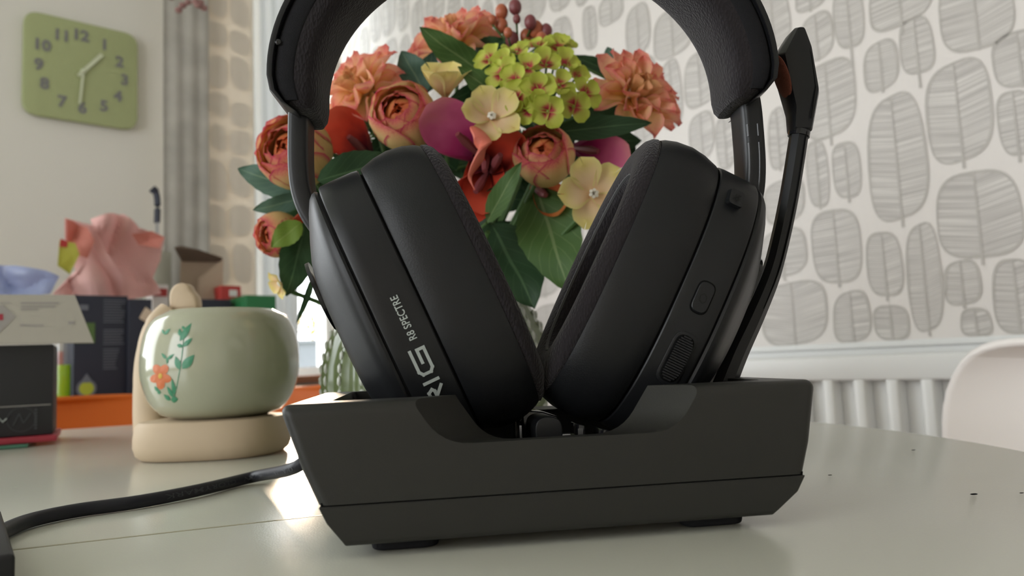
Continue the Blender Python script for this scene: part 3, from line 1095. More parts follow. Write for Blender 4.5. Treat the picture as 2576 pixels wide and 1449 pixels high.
# open cardboard carton
a1, zt = abz(440, 650, .24); a0, zt2 = abz(560, 650, .24)
t = thing('cardboard_box', rp((a0 + a1) / 2, .17, SB_Z), 'open beige cardboard box with raised flap behind the ceramic pot', 'box')
bm = bmesh.new()
th = .002
zc = abz(500, 762, .24)[1] + .02
for (x0, x1, y0, y1) in ((a0, a1, .238, .24), (a0, a1, .14, .142), (a0, a0 + th, .14, .24), (a1 - th, a1, .14, .24)):
    box_bm(bm, rp((x0 + x1) / 2, (y0 + y1) / 2, (SB_Z + zc) / 2), EW * (x1 - x0) / 2, ER * (y1 - y0) / 2, Z_ * (zc - SB_Z) / 2)
wparent(bm_obj('carton', bm, 'cardboard', smooth=False), t)
def px_plate(name, pts, b_of, m, parent, thick=.0015):
    vs = [hit(x, y, C0 + ER * bb, ER) for (x, y), bb in zip(pts, b_of)]
    n = len(vs)
    V = vs + [v - ER * thick for v in vs]
    F = [tuple(range(n)), tuple(range(2 * n - 1, n - 1, -1))] + [(i, n + i, n + (i + 1) % n, (i + 1) % n) for i in range(n)]
    return wparent(mesh_obj(name, V, F, m, smooth=False), parent)
px_plate('flap', [(452, 742), (455, 656), (556, 656), (562, 752), (500, 758)], [.20] * 5, 'cardboard', t)
px_plate('tuck_flap', [(438, 622), (455, 618), (500, 628), (560, 648), (558, 660), (458, 658)], [.26, .26, .26, .24, .2, .2], 'cardboard_dark', t)
px_plate('side_flap', [(500, 700), (562, 652), (560, 752), (498, 758)], [.235] * 4, 'cardboard', t)
# beige torn card tip
t = thing('paper_tag', hit(366, 800, C0 + ER * .46, ER), 'small peach paper tag leaning left of the ceramic pot', 'paper')
px_plate('paper', [(350, 800), (366, 772), (392, 790), (386, 822)], [.45, .45, .46, .46], 'cardboard', t, .001)

# glass of neon drink
gx, gz = abz(158, 985, .40)
t = thing('drinking_glass', rp(gx, .40, SB_Z), 'drinking glass half full of neon yellow green liquid beside black box', 'glass')
gr = abs(abz(136, 900, .40)[0] - abz(180, 900, .40)[0]) / 2 * 1.35
cg = rp(gx, .40, SB_Z)
wparent(lathe('tumbler', [(.001, .001), (gr * .85, .001), (gr, .012), (gr * 1.03, .115), (gr * .97, .115), (gr * .95, .013), (.001, .010)], 'glass_clear', c=cg, n=24), t)
wparent(lathe('drink', [(.001, .0105), (gr * .86, .0105), (gr * .93, .016), (gr * .94, .072), (.001, .072)], 'neon_liquid', c=cg, n=24), t)


# crumpled tissue
def crumple(name, outline, bd, amp, m, parent, seed, fine=30):
    """sheet whose outline is given in picture points, with real folds in depth"""
    P2 = [abz(x, y, bd) for x, y in outline]
    ca = sum(p[0] for p in P2) / len(P2); cz = sum(p[1] for p in P2) / len(P2)
    vs, fs = [], []
    n = len(P2) * 6
    R = 9
    pts = []
    for i in range(len(P2)):
        p, q = P2[i], P2[(i + 1) % len(P2)]
        for k in range(6):
            t = k / 6
            pts.append((p[0] * (1 - t) + q[0] * t, p[1] * (1 - t) + q[1] * t))
    for r in range(R + 1):
        f = r / R
        for (a, z) in pts:
            aa, zz = ca + (a - ca) * f, cz + (z - cz) * f
            d = abs(noise.noise(Vector((aa * fine * .55, zz * fine * .3, seed)))) * amp * 2.4 + noise.noise(Vector((aa * 9, zz * 9, seed + 7))) * amp * 1.5
            vs.append(rp(aa, bd + d - .01 * (1 - f), zz))
    for r in range(R):
        for i in range(n):
            j = (i + 1) % n
            fs.append((r * n + i, r * n + j, (r + 1) * n + j, (r + 1) * n + i))
    o = mesh_obj(name, vs, fs, m, smooth=False)
    md = o.modifiers.new('s', 'SOLIDIFY'); md.thickness = .0008
    return wparent(o, parent)


t = thing('tissue_bundle', hit(280, 740, C0 + ER * .34, ER), 'large crumpled bundle of pink tissue paper standing behind the boxes', 'tissue paper')
crumple('tissue_sheet', [(215, 560), (245, 552), (302, 542), (345, 575), (415, 596), (408, 650), (385, 700), (395, 742), (300, 758), (240, 742), (225, 640)], .30, .035, 'tissue_pink', t, 1, 26)
crumple('tissue_sheet', [(158, 552), (190, 560), (228, 572), (262, 640), (300, 700), (300, 757), (205, 745), (130, 742), (190, 690), (165, 610)], .34, .03, 'tissue_pink', t, 5, 22)
crumple('tissue_sheet', [(162, 556), (180, 558), (215, 575), (235, 610), (220, 650), (185, 640), (168, 600)], .37, .015, 'tissue_coral', t, 9, 30)
crumple('tissue_sheet', [(330, 590), (380, 582), (414, 597), (400, 625), (350, 615)], .36, .012, 'tissue_coral', t, 13, 30)
a_, z_ = abz(270, 740, .30)
wparent(rbox('gift_bag', a_ - .07, a_ + .10, .23, .33, SB_Z, SB_Z + .10, 'tissue_coral'), t)
t = thing('greeting_card', hit(165, 650, C0 + ER * .41, ER), 'small red and yellow card beside the pink tissue paper', 'card')
px_plate('card', [(145, 668), (150, 605), (190, 612), (200, 640), (176, 690)], [.40, .40, .41, .41, .40], 'booklet_yellow', t)
px_plate('card_corner', [(150, 620), (153, 600), (172, 608), (168, 622)], [.405] * 4, 'red_card', t)
t = thing('plastic_bag', hit(60, 740, C0 + ER * .44, ER), 'crumpled bluish clear plastic bag behind the white card', 'bag')
crumple('film', [(-60, 668), (-5, 664), (40, 668), (110, 684), (142, 700), (120, 742), (60, 748), (-60, 760)], .43, .03, 'film_blue', t, 21, 30)

# knife-handled utensil by the grey curtain
t = thing('kitchen_knife', hit(395, 600, C0 + ER * .20, ER), 'black handled utensil standing upright in front of the grey curtain', 'knife')
pts = [hit(x, y, C0 + ER * .20, ER) for x, y in ((382, 474), (392, 485), (396, 510), (395, 560))]
wparent(tube('handle', smooth_path(pts), [.014] * 6 + [.011] * 6 + [.011] * 7, 'box_navy', n=10, flat=(1, .6)), t)
wparent(tube('blade', [hit(395, 558, C0 + ER * .20, ER), hit(396, 640, C0 + ER * .20, ER)], .010, 'steel', n=8, flat=(1, .25)), t)
q1 = hit(396, 635, C0 + ER * .20, ER)
wparent(lathe('holder', [(.001, 0), (.028, 0), (.03, q1.z - SB_Z), (.026, q1.z - SB_Z), (.024, .01), (.001, .01)], 'sideboard_sage', c=(q1.x, q1.y, SB_Z), n=20), t)

# ------------------------------------------------------------------ left of the table: black box, card, booklets
bl = hz(132, 1118, TZ)
YB = bl.y
bx0 = bl.x - .20
zb_ = TZ
yawb = radians(29)
bxx = Vector((cos(yawb), sin(yawb), 0)); bxy = Vector((-sin(yawb), cos(yawb), 0))
fr = Vector((bl.x, bl.y, 0))
zstk = TZ + .0005
for i, (nm, m, lab, th_, off, ex_) in enumerate((
        ('booklet', 'booklet_green', 'teal green booklet lying flat at bottom of stack under black box', .003, -.006, -.02),
        ('booklet', 'booklet_red', 'glossy red and yellow booklet lying directly under the black box', .006, .004, .004))):
    c = fr - bxx * (.10 - ex_) + bxy * (.045 + off) + Z_ * (zstk + th_ / 2)
    t = thing(nm, c, lab, 'booklet')
    wparent(box('pages', c, (.10, .06, th_ / 2), m, bev=.0008, axes=(bxx, bxy, Z_)), t)
    if i == 1:
        wparent(box('yellow_corner', c - bxx * .055 - bxy * .0602, (.045, .0004, th_ * .4), 'booklet_yellow', axes=(bxx, bxy, Z_)), t)
        wparent(box('yellow_patch', c - bxx * .055 - bxy * .02 + Z_ * (th_ / 2 + .0001), (.045, .03, .0001), 'booklet_yellow', axes=(bxx, bxy, Z_)), t)
    zstk += th_ + .0006
ztop = at(132, 866, YB).z
c = fr - bxx * .10 + bxy * .045 + Z_ * ((zstk + ztop) / 2)
hb = (ztop - zstk) / 2
t = thing('black_box', fr - bxx * .1 + bxy * .045 + Z_ * zstk, 'matt black carton with faint round emblem at far left of table', 'box')
wparent(box('carton', c, (.10, .045, hb), 'box_black', bev=.001, axes=(bxx, bxy, Z_)), t)
fo = fr - bxy * .0004
wparent(box('crease', fo - bxx * .10 + Z_ * at(60, 1020, YB).z, (.098, .0003, .0004), 'card_text', axes=(bxx, bxy, Z_)), t)
ec = fo - bxx * ((132 - 66) / FPX * YB) + Z_ * at(66, 1053, YB).z
for r1, r2 in ((.0125, .0118),):
    vs, fs = [], []
    for i in range(32):
        a = 2 * pi * i / 32
        for r in (r1, r2): vs.append(ec + bxx * cos(a) * r + Z_ * sin(a) * r)
    fs = [(2 * i, 2 * i + 1, (2 * i + 3) % 64, (2 * i + 2) % 64) for i in range(32)]
    wparent(mesh_obj('emblem_ring', vs, fs, 'print_grey', smooth=False), t)
for k, (p, q) in enumerate((((-.007, -.006), (-.002, .006)), ((-.002, .006), (.002, -.004)), ((.002, -.004), (.008, .006)))):
    d = (bxx * (q[0] - p[0]) + Z_ * (q[1] - p[1]))
    n_ = bxy.cross(d.normalized())
    m0 = ec + bxx * (p[0] + q[0]) / 2 + Z_ * (p[1] + q[1]) / 2
    bm = bmesh.new(); box_bm(bm, m0, d / 2, n_ * .0005, bxy * .0002)
    wparent(bm_obj('emblem_stroke', bm, 'print_grey', smooth=False), t)
for k in range(7):
    wparent(box('small_print', fo - bxx * ((132 - 96) / FPX * YB) + Z_ * (at(96, 1030, YB).z - k * .0031), (.0013, .0002, .001), 'print_grey', axes=(bxx, bxy, Z_)), t)
pth = [(-4, 1060), (6, 1050), (14, 1062), (20, 1048), (28, 1058), (36, 1050)]
wparent(tube('script_print', [fo - bxx * ((132 - x) / FPX * YB) - bxy * .0003 + Z_ * at(x, y, YB).z for x, y in pth], .0007, 'print_white', n=6), t)

# white card standing on the black box, leaning back
t = thing('white_card', at(100, 862, YB), 'off white printed card propped on top of the black box', 'card')
cn = (-bxy * .97 + Z_ * .24).normalized()
cp0 = fr - bxy * .012 + Z_ * (ztop + .001)
cc = [hit(x, y, cp0, cn) for x, y in ((-120, 866), (236, 862), (188, 742), (-120, 740))]
V = cc + [p - cn * .0015 for p in cc]
wparent(mesh_obj('card', V, [(0, 1, 2, 3), (7, 6, 5, 4), (0, 4, 5, 1), (1, 5, 6, 2), (2, 6, 7, 3), (3, 7, 4, 0)], 'card_white', smooth=False), t)
def onc(x, y):
    return hit(x, y, cc[0] + cn * .0004, cn)
def cprint(x0, y0, x1, y1, m='card_text', nm='print_line'):
    v = [onc(x0, y0), onc(x1, y0), onc(x1, y1), onc(x0, y1)]
    wparent(mesh_obj(nm, v, [(0, 1, 2, 3)], m, smooth=False), t)
cprint(52, 760, 148, 765); cprint(52, 769, 140, 773); cprint(52, 776, 96, 780); cprint(50, 816, 110, 821); cprint(0, 762, 30, 764)
cprint(172, 808, 188, 816)
v = [onc(-40, 770), onc(10, 768), onc(40, 796), onc(-6, 842), onc(-40, 840)]
wparent(mesh_obj('picture', v, [(0, 1, 2, 3, 4)], 'card_text', smooth=False), t)
v = [onc(-12, 790), onc(8, 790), onc(8, 806), onc(-12, 804)]
wparent(mesh_obj('picture_spot', [p + cn * .0003 for p in v], [(0, 1, 2, 3)], 'booklet_red', smooth=False), t)

# ------------------------------------------------------------------ ceramic pot on its stand
YM = 0.62
mc = at(558, 900, YM)
MC = Vector((mc.x, YM, 0))
z_rim = at(558, 772, YM - .05).z
z_bot = at(560, 1054, YM - .035).z
R_m = 187 / FPX * YM * 1.0
st = thing('pot_stand', (MC.x, MC.y, TZ), 'beige stoneware stand with a raised rounded back holding the pot', 'stand')
# rounded base slab
hb = z_bot - TZ
bw = (720 - 364) / 2 / FPX * (YM)
bcx = at(541, 1100, YM).x
vs, fs = [], []
prof = [(.0, .0005), (.90, .0005), (.97, .004), (1.0, .010), (1.0, hb * .55), (.98, hb * .85), (.93, hb * .97), (.80, hb), (.0, hb)]
N = 56
for s_, z_ in prof:
    for k in range(N):
        x, y = se(2 * pi * k / N, 2.7)
        vs.append((bcx + x * bw * s_, YM + y * bw * .86 * s_, TZ + z_))
for i in range(len(prof) - 1):
    for k in range(N):
        fs.append((i * N + k, i * N + (k + 1) % N, (i + 1) * N + (k + 1) % N, (i + 1) * N + k))
wparent(mesh_obj('base', vs, fs, 'stoneware'), st)
# the raised back: an arched slab that wraps behind the pot
bkpts = [at(382, 1095, YM + .02), at(377, 1020, YM + .025), at(376, 940, YM + .035), at(384, 870, YM + .045), at(402, 818, YM + .055), at(430, 786, YM + .062)]
wparent(tube('back_arm', smooth_path(bkpts), [.014 - .0035 * i / 30 for i in range(31)], 'stoneware', n=14, flat=(1, 1.1)), st)
nb = [(-.0115, 0), (-.012, .012), (-.011, .019), (-.006, .0245), (0, .0255), (.0055, .0235), (.008, .018), (.0115, .014), (.0135, .009), (.014, 0)]
pb_ = at(465, 782, YM + .065)
wparent(prism('head', round_poly([(x, z_ ) for x, z_ in nb], .003, 3), X_, Z_, Yv, pb_, -.007, .007, 'stoneware', bev=.003), st)
wparent(tube('back_post', [at(470, 1060, YM + .062), at(468, 800, YM + .065)], [.016, .010], 'stoneware', n=16), st)

pot = thing('ceramic_pot', (MC.x, MC.y, z_bot), 'round pale green ceramic pot painted with an orange flower and sprig', 'pot')
Hm = z_rim - z_bot
def mprof(t):
    # t 0..1 bottom->rim ; radius
    t = max(0, min(1, t))
    lo, hi = .56, .70
    m_ = .50
    if t < m_:
        k = (m_ - t) / m_
        return R_m * (lo + (1 - lo) * sqrt(max(0, 1 - k ** 2.0)))
    k = (t - m_) / (1 - m_)
    return R_m * (hi + (1 - hi) * sqrt(max(0, 1 - k ** 2.1)))
prof = [(.001, .001), (mprof(0) * .96, .0)] + [(mprof(i / 20), Hm * i / 20) for i in range(21)]
prof += [(mprof(1) - .0015, Hm + .001), (mprof(1) - .003, Hm - .001)] + [(mprof(i / 10) - .004, Hm * i / 10) for i in range(9, 0, -1)] + [(.001, .004)]
lathe('body', prof, 'ceramic', pot, n=64)
def on_pot(x, y, off=.0003):
    """point of the pot surface seen at picture point (in pot local frame)"""
    d = ray(x, y)
    lo = None
    t = (YM - R_m * 1.15) / d.y
    for k in range(900):
        p = CAM + d * t
        q = p - Vector((MC.x, MC.y, z_bot))
        if 0 <= q.z <= Hm and sqrt(q.x ** 2 + q.y ** 2) <= mprof(q.z / Hm) + off:
            return q
        t += .0002
    q = (CAM + d * (YM / d.y)) - Vector((MC.x, MC.y, z_bot))
    r = sqrt(q.x ** 2 + q.y ** 2) or 1
    rr_ = mprof(q.z / Hm) + off
    return Vector((q.x / r * rr_, q.y / r * rr_, q.z))
def decal(name, poly, m, off=.0003):
    off *= .6
    cx = sum(p[0] for p in poly) / len(poly); cy = sum(p[1] for p in poly) / len(poly)
    V = [on_pot(cx, cy, off + .0002)] + [on_pot(x, y, off) for x, y in poly]
    n = len(poly)
    mesh_obj(name, V, [(0, i + 1, (i + 1) % n + 1) for i in range(n)], m, pot, smooth=False)
def ell(cx, cy, a, b, ang, n=12):
    c, s = cos(radians(ang)), sin(radians(ang))
    return [(cx + a * cos(t) * c - b * sin(t) * s, cy + a * cos(t) * s + b * sin(t) * c) for t in [2 * pi * i / n for i in range(n)]]
def leafp(x0, y0, x1, y1, w):
    dx, dy = x1 - x0, y1 - y0
    L = sqrt(dx * dx + dy * dy); nx, ny = -dy / L, dx / L
    out = []
    for k in range(7):
        t = k / 6; ww = w * sin(pi * t ** .8)
        out.append((x0 + dx * t + nx * ww, y0 + dy * t + ny * ww))
    for k in range(5, 0, -1):
        t = k / 6; ww = w * sin(pi * t ** .8)
        out.append((x0 + dx * t - nx * ww, y0 + dy * t - ny * ww))
    return out
for a in range(5):
    t_ = radians(90 + a * 72)
    decal('painted_petal', ell(404 + 13 * cos(t_), 946 + 19 * sin(t_), 15, 11, degrees := math.degrees(t_)), 'mug_orange', .0004 + a * .00002)
decal('flower_eye', ell(403, 946, 5, 7, 0), 'mug_yellow', .0009)
for L in ((452, 858, 482, 812, 8), (452, 845, 452, 826, 5), (460, 872, 484, 850, 6), (445, 868, 462, 872, 5), (458, 928, 489, 892, 11), (452, 930, 441, 896, 8),
          (440, 995, 432, 952, 5), (436, 1000, 420, 972, 5), (430, 1006, 448, 1004, 8), (428, 1008, 412, 992, 5), (420, 905, 438, 890, 4), (418, 903, 406, 888, 4), (420, 900, 421, 916, 3),
          (413, 842, 428, 826, 4), (412, 840, 408, 828, 3), (398, 985, 388, 972, 4), (402, 992, 396, 980, 4), (458, 820, 466, 832, 4)):
    decal('painted_leaf', leafp(*L), 'mug_green', .0006)
stemp = [(436, 1005), (444, 975), (452, 930), (458, 890), (462, 850), (472, 822)]
for i in range(len(stemp) - 1):
    (x0, y0), (x1, y1) = stemp[i], stemp[i + 1]
    decal('painted_stem', [(x0 - 1.2, y0), (x0 + 1.2, y0), (x1 + 1, y1), (x1 - 1, y1)], 'mug_green', .0005)

# ------------------------------------------------------------------ charging dock
OD = Vector((0.00736, 0.33482, TZ))
dock = thing('charging_dock', OD, 'black angular charging dock holding the headset upright on the table', 'charging dock', rotz=radians(7.5))
LX, LY, LZ = Vector((1, 0, 0)), Vector((0, 1, 0)), Vector((0, 0, 1))
O0 = Vector((0, 0, 0))
DEP = .062


def loft_box(name, secs, m, parent=None, bev=0, seg=3, zmin=-1):
    """secs: list of (z, [(x,y)...]) same count; closed solid"""
    bm = bmesh.new()
    rings = []
    for z, P in secs:
        rings.append([bm.verts.new((x, y, z)) for x, y in P])
    n = len(rings[0])
    bm.faces.new(list(reversed(rings[0])))
    bm.faces.new(rings[-1])
    for a, b in zip(rings, rings[1:]):
        for i in range(n):
            bm.faces.new((a[i], a[(i + 1) % n], b[(i + 1) % n], b[i]))
    bmesh.ops.recalc_face_normals(bm, faces=bm.faces)
    if bev:
        es = [e for e in bm.edges if e.calc_face_angle(0) > radians(15) and max(v.co.z for v in e.verts) > zmin]
        bmesh.ops.bevel(bm, geom=es, offset=bev, segments=seg, affect='EDGES', profile=0.5)
    return bm_obj(name, bm, m, parent)


def rect(x0, x1, y0, y1):
    return [(x0, y0), (x1, y0), (x1, y1), (x0, y1)]


hs = loft_box('housing', [(.0187, rect(-.0854, .0910, -DEP, DEP)), (.030, rect(-.0905, .0945, -DEP, DEP)), (.0532, rect(-.0984, .0990, -DEP, DEP))], 'dock_black', dock, bev=.0040, seg=6, zmin=.022)
cutters = []
# cup well, open from above
cutters.append(loft_box('c', [(.0215, rect(-.070, .074, -.040, .046)), (.0300, rect(-.076, .080, -.044, .048)), (.07, rect(-.0865, .0885, -.0445, .049))], 'gap_black', bev=.003))
# flared front opening: wide at the face, narrower at the inner edge
def open_poly(x0, x1, zt, zb, k):
    """trapezoid with rounded lower corners"""
    return round_poly([(x0[0], zt), (x0[1], zb), (x1[1], zb), (x1[0], zt)], [0, .010, .010, 0], 6)
bm = bmesh.new()
f_ = open_poly((-.0640, -.0420), (.0625, .0425), .071, .0370, 0)
r_ = open_poly((-.0405, -.0205), (.0450, .0215), .071, .0355, 0)
A_ = [bm.verts.new((x * 1.02 + (-.0015 if x < 0 else .0015), -.0640, z)) for x, z in f_]
B_ = [bm.verts.new((x, -.0385, z)) for x, z in r_]
n = len(A_)
bm.faces.new(A_); bm.faces.new(list(reversed(B_)))
for i in range(n):
    bm.faces.new((A_[i], B_[i], B_[(i + 1) % n], A_[(i + 1) % n]))
bmesh.ops.recalc_face_normals(bm, faces=bm.faces)
cutters.append(bm_obj('c', bm, 'gap_black'))
# same opening at the back
bm = bmesh.new()
A_ = [bm.verts.new((x, .066, z + .004)) for x, z in f_]
B_ = [bm.verts.new((x, .040, z + .004)) for x, z in r_]
bm.faces.new(A_); bm.faces.new(list(reversed(B_)))
for i in range(n):
    bm.faces.new((A_[i], B_[i], B_[(i + 1) % n], A_[(i + 1) % n]))
bmesh.ops.recalc_face_normals(bm, faces=bm.faces)
cutters.append(bm_obj('c', bm, 'gap_black'))
for c_ in cutters: c_.parent = dock
boolean(hs, cutters)
loft_box('base', [(.0046, rect(-.0765, .0775, -DEP + .001, DEP - .001)), (.0062, rect(-.0775, .0793, -DEP + .0003, DEP - .0003)), (.0125, rect(-.0825, .0875, -DEP + .0002, DEP - .0002)), (.0182, rect(-.0852, .0908, -DEP, DEP))], 'dock_black', dock, bev=.0003, seg=1)
loft_box('seam', [(.0175, rect(-.0843, .0900, -DEP + .0008, DEP - .0008)), (.0195, rect(-.0845, .0903, -DEP + .0008, DEP - .0008))], 'gap_black', dock)
for sx in (-1, 1):
    for sy in (-1, 1):
        P = round_poly([(-.012, -.006), (.012, -.006), (.012, .006), (-.012, .006)], .0059, 5)
        prism('rubber_foot', P, LX, LY, LZ, Vector((sx * .0575 + .001, sy * .0475, 0)), .0002, .0055, 'rubber', dock, bev=.0015)
# centre post and the contact tabs
P = round_poly([(-.0045, .0216), (.0065, .0216), (.0065, .0420), (-.0045, .0420)], [0, 0, .005, .005], 6)
prism('centre_post', P, LX, LZ, LY, O0, -.030, -.004, 'matte_black', dock, bev=.0006)
P = round_poly([(-.0075, .0216), (.0100, .0216), (.0100, .040), (.003, .0425), (-.003, .0432), (-.0075, .0395)], .001, 3)
prism('post_core', P, LX, LZ, LY, O0, -.0035, .026, 'gloss_black', dock, bev=.0006)
for (x0, x1, z1, y0, y1) in ((.0118, .0165, .0375, -.026, -.010), (.0215, .0262, .0352, -.028, -.012), (-.0105, -.0085, .0395, -.020, -.004)):
    prism('contact_tab', [(x0, .0216), (x1 + .0010, .0216), (x1, z1), (x0 + .0022, z1 + .0006)], LX, LZ, LY, O0, y0, y1, 'gloss_black', dock, bev=.0004, seg=2)
    box('contact', ((x0 + x1) / 2 + .0004, y0 - .0002, (.026 + z1) / 2), ((x1 - x0) * .22, .0003, (z1 - .028) / 2), 'steel', dock)
box('contact_shelf', (.0105, -.020, .0330), (.0045, .006, .0008), 'gloss_black', dock, bev=.0003)

# ------------------------------------------------------------------ headset
OH = Vector((0.01559, 0.33590, TZ))
head = thing('headset', OH, 'black over ear gaming headset with raised microphone boom standing in dock', 'headset', rotz=radians(3))
CC = .0400


class Cup:
    def __init__(s, side, T3, ang, tw=0, b=.063):
        a = radians(ang)
        tw = radians(tw)
        s.b = b
        s.e1 = Vector((-side * cos(a), 0, sin(a)))
        s.e2 = Vector((side * sin(a), 0, cos(a)))
        s.o = Vector((T3[0], 0, T3[1])) - s.e2 * b
        s.side = side
        e3 = Vector((0, -1, 0))
        s.e1, s.e3 = s.e1 * cos(tw) + e3 * sin(tw), e3 * cos(tw) - s.e1 * sin(tw)

    def P(s, st, v, w):
        """station, long axis, towards the viewer"""
        return s.o + s.e1 * st + s.e2 * v + s.e3 * w

    def loft(s, name, secs, m, parent=None, N=72, n=2.5, caps=(True, True), clampx=None):
        vs, fs, uv = [], [], []
        for sec in secs:
            st, kv = sec[0], sec[1]
            kw = sec[2] if len(sec) > 2 else kv
            for k in range(N):
                x, y = se(2 * pi * k / N, n)
                p = s.P(st, y * s.b * kv, x * CC * kw)
                if clampx is not None:
                    p.x = max(p.x, clampx) if s.side > 0 else min(p.x, clampx)
                vs.append(p)
        R = len(secs)
        for i in range(R - 1):
            for k in range(N):
                q = (i * N + k, i * N + (k + 1) % N, (i + 1) * N + (k + 1) % N, (i + 1) * N + k)
                fs.append(q if s.side > 0 else tuple(reversed(q)))
        if caps[0]: fs.append(tuple(range(N)))
        if caps[1]: fs.append(tuple((R - 1) * N + k for k in reversed(range(N))))
        bm = bmesh.new()
        me = bpy.data.meshes.new('x'); me.from_pydata([tuple(v) for v in vs], [], fs); bm.from_mesh(me); bpy.data.meshes.remove(me)
        return bm_obj(name, bm, m, parent)

    def surf_w(s, v, k=1.0, n=2.5):
        return CC * k * (max(0, 1 - abs(v / (s.b * k)) ** n)) ** (1 / n)


XC = -.0048
cups = {}
for side, T3, ang, tw in ((-1, (-.0556, .1617), 23.0, -2.5), (1, (.0524, .1614), 27.5, 3.0)):
    cu = Cup(side, T3, ang, tw)
    cups[side] = cu
    s1_, s2_ = -.0462, -.0282
    cup = cu.loft('ear_cup', [(s1_ - .0005, .94), (s1_ - .0004, .985), (s1_ + .0004, .995), (s1_ + .005, 1.0), (s2_ - .003, 1.0), (s2_ - .0006, .996), (s2_ - .0001, .986), (s2_ - .0001, .94)], 'matte_black', head)
    cu.loft('inner_core', [(-.0480, .90), (-.0478, .955), (s1_, .962), (s2_, .962), (s2_ + .002, .955), (0, .93)], 'gap_black', cup)
    cu.loft('outer_cap', [(s1_ - .0012, .94), (s1_ - .0015, .972), (s1_ - .0026, .984), (s1_ - .0042, .975), (s1_ - .0060, .945), (s1_ - .0085, .87), (s1_ - .0135, .68), (s1_ - .0163, .56), (s1_ - .0175, .48), (s1_ - .0178, .30), (s1_ - .0178, .05)], 'matte_black', cup, n=2.35)
    cs = cu.loft('ear_cushion', [(s2_ + .0008, .94), (s2_ + .0009, .985), (s2_ + .0016, .998), (s2_ + .008, 1.028), (-.014, 1.040), (-.007, 1.028), (-.002, 1.003), (-.0002, .985), (.0, .95)], 'leather_black', head, clampx=XC, caps=(True, False))
    cu.loft('cushion_fabric', [(-.0004, .975), (.0010, .984), (.0030, .972), (.0050, .940), (.0064, .89), (.0068, .83), (.0066, .77, .73), (.0056, .71, .64), (.0036, .675, .575), (.0006, .655, .535), (-.008, .65, .52), (-.014, .65, .52)], 'knit_black', cs, clampx=XC, caps=(False, False))
    cu.loft('speaker_cloth', [(-.0128, .66, .53), (-.0126, .5, .4), (-.0125, .2, .2)], 'knit_black', cs)
    cu.loft('stitched_rim', [(.0048, .700, .612), (.0052, .693, .602), (.0050, .685, .590), (.0040, .680, .582)], 'stitch_grey', cs, clampx=XC, caps=(False, False))
    # yoke: pivot plate on the outer cap and the slider arm
    if side < 0:
        arm = [(-.1045, .196), (-.1070, .182), (-.1077, .168), (-.1078, .154), (-.1068, .144), (-.1042, .1355), (-.1002, .1285), (-.0955, .123)]
    else:
        arm = [(.0945, .192), (.0968, .178), (.0972, .164), (.0970, .150), (.0958, .139), (.0935, .130), (.0915, .122)]
    P = smooth_path([(x, .002, z) for x, z in arm], 5)
    am = tube('slider_arm', P, .0047 if side < 0 else .0050, 'matte_black', head, n=24, flat=(2.0, 1.0), closed_up=X_, sq=4.5)
    pc = cu.P(s1_ - .0182, .018, 0)
    pv = []
    bmv = bmesh.new()
    for k in range(28):
        a = 2 * pi * k / 28
        pv.append(cu.P(s1_ - .0182, .020 + .016 * sin(a), .013 * cos(a)))
    lo = [bmv.verts.new(p) for p in pv]; hi = [bmv.verts.new(p - cu.e1 * .0016) for p in pv]
    bmv.faces.new(lo); bmv.faces.new(list(reversed(hi)))
    for k in range(28): bmv.faces.new((lo[k], hi[k], hi[(k + 1) % 28], lo[(k + 1) % 28]))
    bmesh.ops.recalc_face_normals(bmv, faces=bmv.faces)
    bm_obj('pivot_plate', bmv, 'gloss_black', am)
    # slim ridge running down the arm
    if side > 0:
        tube('arm_ridge', [p + Vector((-.0030, -.0088, 0)) for p in P[9:-4]], .0010, 'gloss_black', am, n=8)
        tube('arm_ridge', [p + Vector((.0012, -.0097, 0)) for p in P[9:-4]], .0006, 'gloss_black', am, n=8)

# lettering on the left cup ring
cu = cups[-1]
def ring_text(s, size, v0, s_base, m, bold=0.0, sx=1.0, spacing=1.0, name='lettering'):
    """reads upwards along the long axis, letter tops away from the cushion"""
    vs, fs = text_geo(s, size, bold, sx, spacing)
    V = []
    for x, y in vs:
        v = v0 + x; st = s_base - y
        V.append(cu.P(st, v, cu.surf_w(v) * 1.000 + .0004))
    mesh_obj(name, V, fs, m, head, smooth=False)
ring_text('R8 SPECTRE', .0043, -.0168, -.0352, 'print_white', bold=.00006, sx=.80, spacing=1.04)
# RIG drawn as wide squared strokes
def stroke(pts, w):
    """polyline ribbon in text space"""
    out = []
    for (x0, y0), (x1, y1) in zip(pts, pts[1:]):
        d = Vector((x1 - x0, y1 - y0)).normalized(); n_ = Vector((-d.y, d.x)) * w / 2; e = d * w / 2
        out.append([(x0 - e.x + n_.x, y0 - e.y + n_.y), (x0 - e.x - n_.x, y0 - e.y - n_.y), (x1 + e.x - n_.x, y1 + e.y - n_.y), (x1 + e.x + n_.x, y1 + e.y + n_.y)])
    return out
hL, wL = .0056, .0016
sw = .00125
glyphs = {
    'R': [[(0, 0), (0, .0034)], [(0, .0032), (.0060, .0032), (.0070, .0040), (.0060, .0056), (0, .0056)], [(.0040, .0030), (.0072, 0)]],
    'I': [[(.0100, 0), (.0100, .0056)]],
    'G': [[(.0235, .0056), (.0150, .0056), (.0135, .0044), (.0135, .0012), (.0150, 0), (.0232, 0), (.0232, .0028), (.0180, .0028)]],
}
for gname, strokes in glyphs.items():
    V, Fq = [], []
    for stt in strokes:
        for quad in stroke(stt, sw):
            k = len(V)
            for x, y in quad:
                v = -.0440 + x; st_ = -.0345 - y
                V.append(cu.P(st_, v, cu.surf_w(v) + .00045 + .00002 * (k % 7)))
            Fq.append((k, k + 1, k + 2, k + 3))
    mesh_obj('logo_letter', V, Fq, 'print_white', head, smooth=False)

